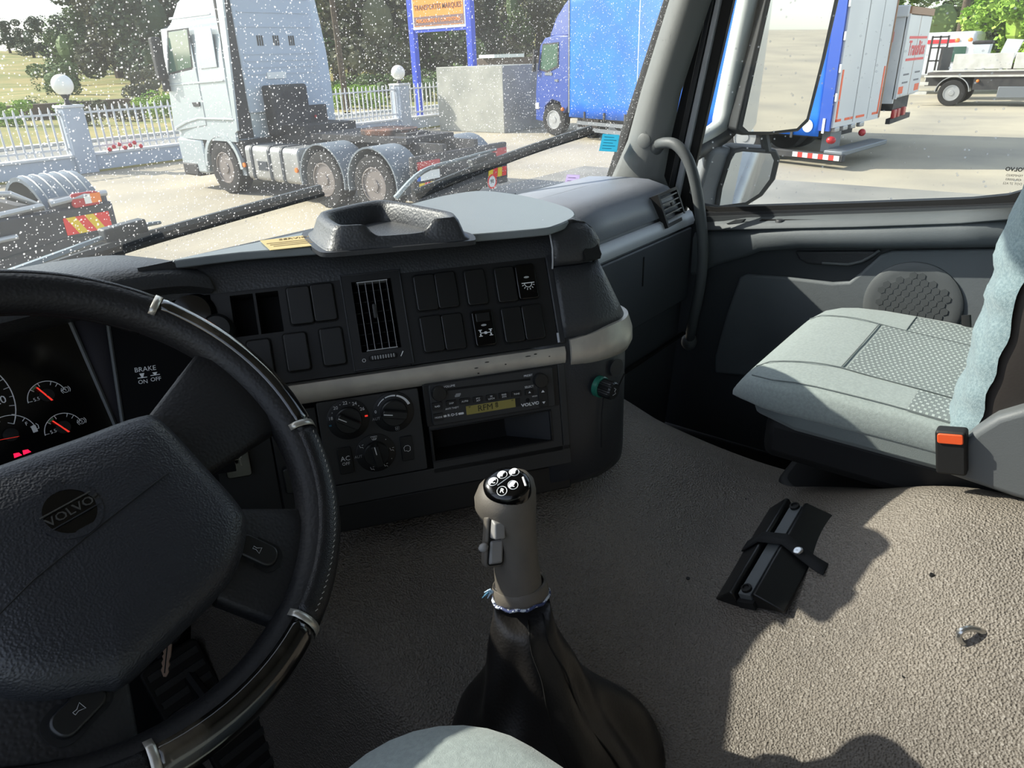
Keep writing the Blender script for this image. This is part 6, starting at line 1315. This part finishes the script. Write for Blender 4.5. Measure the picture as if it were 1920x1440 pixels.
# cab: side profile swept across
def cabprof(s):
    return [(LB+.08, .95), (LB+.08, 2.95), (LB+.75, 2.98), (LB+1.35, 2.92), (LB+1.62, 2.72), (LB+1.82, 1.95), (LB+1.92, 1.35), (LB+1.95, .45), (LB+1.45, .42), (LB+1.38, .9), (LB+1.0, 1.12), (LB+.55, 1.05), (LB+.35, .72)]
m = MB(); m.loft([[Ob.p(aa, y if 0 else y, z) for y, z in cabprof(0)] for aa in (.02, .08, 2.62, 2.68)]); cb_ = m.build('cab', G['cab_blue'], bl_, smooth=30, bevel=.03)
df = [(LB+.1, 2.95), (LB+.1, 3.95), (LB+.35, 3.8), (LB+.8, 3.45), (LB+1.15, 2.96)]; m = MB(); m.loft([[Ob.p(aa, y, z) for y, z in df] for aa in (.08, 2.62)]); m.build('roof_deflector', G['cab_blue'], bl_, bevel=.03)
w_ = [(LB+.62, 2.74), (LB+1.42, 2.72), (LB+1.62, 2.05), (LB+1.2, 1.98), (LB+.66, 2.12)]; m = MB(); m.loft([[Ob.p(aa, y, z) for y, z in w_] for aa in (-.005, .03)]); m.build('door_window', G['truck_glass'], cb_)
m = MB(); m.loft([[Ob.p(aa, y, z) for y, z in ((LB+.58, 2.78), (LB+1.45, 2.76), (LB+1.68, 2.0), (LB+1.2, 1.92), (LB+.6, 2.08))] for aa in (.0, .03)]); m.build('window_frame', G['chassis'], cb_)
m = MB(); m.loft([[Ob.p(aa, y, z) for y, z in ((LB+1.72, 2.6), (LB+1.82, 2.6), (LB+1.9, 1.95), (LB+1.8, 1.95))] for aa in (-.18, -.04)]); m.build('mirror', G['chassis'], bl_, bevel=.02)
obox('door_handle', -.01, .03, LB+.62, LB+.8, 1.66, 1.72, G['steel_grey']); obox('step_plate', .0, .1, LB+.95, LB+1.35, 1.84, 1.92, G['steel_grey'])
wheel(bl_, Ob.p(.06, LB+.95, .5), .48, .3, -rgt, 'rim_light'); wheel(bl_, Ob.p(2.64, LB+.95, .5), .48, .3, rgt, 'rim_light')
m = MB(); m.ball(Ob.p(-.02, LB+.35, .85), .06); m.build('side_marker', G['lamp_orange'], bl_); obox('headlamp', -.01, .08, LB+1.72, LB+1.93, .80, 1.0, G['lamp_white'], .02)

# ---------------------------------------------------------------- white box lorry with red lettering
wb = thing('box_lorry', (20.5, 8, 0), 'white box lorry with red lettering on its rear doors', 'truck', 'parked lorries')
WX0, WX1, WY = 19.2, 21.8, 4.12
MB().box(WORLD, WX0+.05, WX1, WY+.06, WY+9, 1.2, 3.12).build('cargo_box', G['body_white'], wb)
MB().grid(lambda a, t: V(WX0+.03-.025*math.sin(t*70), WY+.55+8.3*a, 1.1+2.02*t), 4, 100).build('side_curtain', G['curtain_white'], wb, solid=.01)
MB().box(WORLD, WX0-.0, WX0+.10, WY+.03, WY+.55, 1.1, 3.12).build('corner_panel', G['body_white'], wb); MB().box(WORLD, WX0-.06, WX0+.1, WY, WY+9, 2.95, 3.2).build('top_rail', G['body_white'], wb, bevel=.03)
MB().box(WORLD, WX0-.012, WX0, WY+.25, WY+2.8, 2.44, 2.66).build('red_stripe', G['stripe_red'], wb)
WF = Fr((0, WY, 0), (1, 0, 0), (0, 0, 1)); MB().box(WF, WX0, WX1, 3.02, 3.17, -.05, .04).build('header', G['brown_trim'], wb)
for x0_, x1_ in ((WX0+.12, WX0+1.26), (WX0+1.32, WX1-.06)): MB().box(WF, x0_, x1_, 1.24, 3.0, -.06, .02).build('rear_door', G['body_white'], wb, bevel=.01)
MB().box(WF, WX0+1.265, WX0+1.315, 1.24, 3.0, -.05, .015).build('door_gap', G['brown_trim'], wb); MB().box(WF, WX0, WX0+.1, 1.2, 3.02, -.05, .03).build('door_frame', G['body_white'], wb)
for z in (2.50, 2.02): MB().box(WF, WX0+.35, WX1-.25, z, z+.055, .02, .026).build('red_rule', G['stripe_red'], wb)
text('TransRios', WF, .46, G['stripe_red'], 'door_word', wb, WX0+1.38, 2.28, .024, .003, bold=.012, stretch=1.0)
for x, z, s in ((WX0+.70, 1.72, '+ 351 234 567'), (WX0+1.95, 1.74, 'www.transrios.pt'), (WX0+.70, 1.54, 'Portugal'), (WX0+1.95, 1.56, 'transportes'), ): MB().box(WF, x-.3, x+.3, z-.02, z+.02, .02, .023).build('small_print', G['print_grey'], wb)
for x in (WX0+.35, WX1-.45): MB().box(WF, x-.25, x+.25, 1.30, 1.46, .02, .026).build('reflector', G['stripe_orange'], wb)
MB().box(WORLD, WX0+.2, WX1-.2, WY+.05, WY+.15, .62, .74).build('underrun_bar', G['chassis'], wb); MB().box(WORLD, WX0+.5, WX1-.5, WY+.1, WY+9, .9, 1.2).build('chassis_rail', G['chassis'], wb)
for x in (WX0+.2, WX0+.6, WX0+1.2): MB().box(WORLD, x, x+.25, WY-.02, WY+.06, .75, .95).build('tail_lamp', G['lamp_red'], wb, bevel=.02)
for y in (WY+2.2, WY+8.6): wheel(wb, V(WX0+.1, y, .5), .5, .4, (-1, 0, 0)); wheel(wb, V(WX1-.1, y, .5), .5, .4, (1, 0, 0))

# ---------------------------------------------------------------- flatbed lorry and yard clutter on the right
fb = thing('flatbed_lorry', (36, 3, 0), 'dark flatbed lorry with white drop sides at the right edge', 'truck', 'parked lorries')
FX0, FX1 = 35.0, 37.4
MB().box(WORLD, FX0, FX1, -5, 6.3, 1.17, 1.28).build('bed', G['bed_grey'], fb); MB().box(WORLD, FX0-.03, FX0, -5, 6.1, 1.30, 1.36).build('bed_rail', G['board_white'], fb); MB().box(WORLD, FX0-.03, FX0, -5, 6.4, 1.10, 1.17).build('bed_rail', G['board_white'], fb)
MB().box(WORLD, FX0+.4, FX1-.4, -5, 6.4, .75, 1.17).build('chassis_rail', G['chassis'], fb); MB().box(WORLD, FX0+.02, FX0+.3, -5, 4.6, .62, 1.12).build('side_skirt', G['chassis'], fb)
for y0, y1 in ((3.42, 5.45), (1.2, 3.36), (-1.0, 1.14)):
    sb2 = MB().box(WORLD, FX0, FX0+.06, y0, y1, 1.38, 1.95).build('drop_side', G['board_white'], fb, bevel=.01)
    for k in range(3): MB().box(WORLD, FX0-.02, FX0+.02, y0+.3+.6*k, y0+.38+.6*k, 1.30, 1.42).build('hinge', G['rim_light'], sb2)
MB().box(WORLD, FX0+.1, FX1-.1, 5.9, 6.0, 1.3, 2.2).build('headboard', G['chassis'], fb)
wheel(fb, V(FX0, 5.3, .5), .5, .45, (-1, 0, 0), 'rim_light'); wheel(fb, V(FX1, 5.3, .5), .5, .45, (1, 0, 0)); fenderarc(fb, V(0, 5.3, .5), .60, FX0-.02, FX0+.5, 5, 175, G['rim_light'], .03)
MB().box(WORLD, FX0-.02, FX0+.3, 2.7, 3.7, .32, .74).build('tool_box', G['steel_grey'], fb, bevel=.02); m = MB(); m.ball(V(FX0-.02, 4.45, .95), .06); m.build('side_marker', G['lamp_orange'], fb)
for z in (.86, .5): MB().box(WORLD, FX0-.02, FX0+.1, 6.2, 6.9, z-.06, z+.06).build('rear_beam', G['board_white'], fb)
wc = thing('white_pickup', (39, 5.5, 0), 'white van cab with blue window behind the flatbed lorry', 'van')
m = MB(); m.loft([[V(x, y, z) for y, z in ((7.0, .8), (6.9, 1.5), (6.4, 2.35), (5.2, 2.4), (5.0, .8))] for x in (38.6, 40.5)]); m.build('cab', G['body_white'], wc, bevel=.05); MB().prism(Fr((38.58, 0, 0), (0, -1, 0), (0, 0, 1)), [(-6.5, 1.6), (-5.6, 1.6), (-5.6, 2.2), (-6.2, 2.2)], 0, .02).build('window', G['truck_glass'], wc); 
for y in (5.6, 6.1): m = MB(); m.ball(V(39.2, y, 2.46), .10, .1, .09); m.build('beacon', G['lamp_orange'], wc)
tb = thing('waste_bin', (38.2, 4.9, 1.4), 'pale grey waste bin with dark lid above the white drop side', 'bin'); m = MB(); m.loft([[V(38.2+s*x, 4.95+s2*x, z) for s, s2 in ((-1, -1), (1, -1), (1, 1), (-1, 1))] for x, z in ((.26, 1.3), (.33, 2.28))]); m.build('bin_body', G['roof_white'], tb, bevel=.03); MB().box(WORLD, 37.84, 38.56, 4.58, 5.32, 2.28, 2.42).build('bin_lid', G['chassis'], tb, bevel=.04)
wpt = thing('leaning_sheet', (39.1, 4.1, 1.3), 'leaning white sheet panel right of the waste bin', 'sheet')
wp = MB().loft([[V(39.0, y, z) for y, z in ((4.5, 1.3), (4.2, 2.45), (3.6, 2.4), (3.9, 1.3))], [V(39.3, y, z) for y, z in ((4.5, 1.3), (4.2, 2.45), (3.6, 2.4), (3.9, 1.3))]]).build('sheet_panel', G['roof_white'], wpt)
for i, (y, h, lab) in enumerate(((3.35, 2.55, 'red crane arm nearest the white sheet panel'), (2.4, 2.5, 'middle red crane arm with dark joint above the drop side'), (1.7, 2.55, 'right red crane arm near the bright tree'))):
    t = thing('crane_arm', (41, y, 1.2), lab, 'crane', 'red crane arms'); m = MB(); m.tube([V(41, y, 1.2), V(41, y+.12, 2.0), V(41, y-.05, h)], [.16, .15, .10], 8); m.build('boom', G['crane_red'], t); m = MB(); m.tube([V(40.9, y+.3, 1.3), V(40.9, y+.22, 2.1)], .06, 8); m.build('ram', G['steel_grey'], t)
dv = MB().box(WORLD, 40, 42, -2, 3.0, 1.3, 2.05).build('dark_trailer', G['bed_grey'], bevel=.03); tag(dv, 'dark flat trailer behind the white drop sides', 'trailer')
wv = thing('parked_van', (44, 8.5, 0), 'far white van with red lettering behind the white box lorry', 'van'); MB().box(WORLD, 43, 46, 5.9, 9.8, .8, 2.85).build('van_body', G['body_white'], wv, bevel=.15); MB().box(Fr((42.98, 0, 0), (0, -1, 0), (0, 0, 1)), -8.0, -6.6, 2.35, 2.52, 0, .02).build('van_lettering', G['stripe_red'], wv)
for y in (6.6, 9.0): wheel(wv, V(43.0, y, .4), .4, .25, (-1, 0, 0))
rk = thing('cab_rack', (36.5, 6.4, 1.2), 'dark upright ladder rack between the white lorry and the van cab', 'rack')
for y in (5.95, 6.25, 6.55): MB().box(WORLD, 36, 36.08, y-.03, y+.03, 1.2, 2.65).build('upright', G['chassis'], rk)
for z in (1.7, 2.2, 2.6): MB().box(WORLD, 36, 36.08, 5.95, 6.55, z-.03, z+.03).build('rung', G['chassis'], rk)
up_ = thing('utility_pole', (52, 8, 0), 'leaning grey utility pole with wires behind the flatbed lorry', 'pole'); m = MB(); m.tube([V(52.2, 8.1, 0), V(51.8, 7.9, 9)], [.22, .16], 10); m.build('pole_shaft', G['bark'], up_)
for i, (e, z) in enumerate(((V(40, 30, 7), 5.4), (V(30, 22, 6.5), 4.9), (V(60, -18, 4.2), 4.6), (V(62, -14, 6.2), 5.3), (V(64, -20, 5), 4.2))): a_ = V(51.9, 8, z); m = MB(); m.tube([a_+(e-a_)*k/8-V(0, 0, .6*math.sin(math.pi*k/8)) for k in range(9)], .018, 4); m.build('wire', G['wire'], up_)
pl_ = thing('utility_pole', (24, 31, 0), 'slim wooden pole standing behind the fence right of the silver truck', 'pole'); p = at(650, 200, 'y', 31.5); m = MB(); m.tube([V(p.x, p.y, 0), V(p.x-.2, p.y, 9)], [.16, .12], 8); m.build('pole_shaft', G['bark'], pl_)
# own vehicle outside: side skin seen in the mirrors
ow = thing('cab_skin', (1.18, -.6, 1.2), 'pale outer side skin of the own truck seen in the mirror', 'truck')
MB().box(WORLD, 1.125, 1.21, -1.05, .95, .95, 1.95).build('door_skin', G['truck_silver'], ow, bevel=.03); MB().box(WORLD, 1.125, 1.21, -1.05, -.12, 1.95, 3.1).build('side_skin', G['truck_silver'], ow, bevel=.02); MB().box(WORLD, .6, 1.2, -5.5, -1.5, .4, 1.0).build('side_tank', G['tank'], ow, bevel=.06)
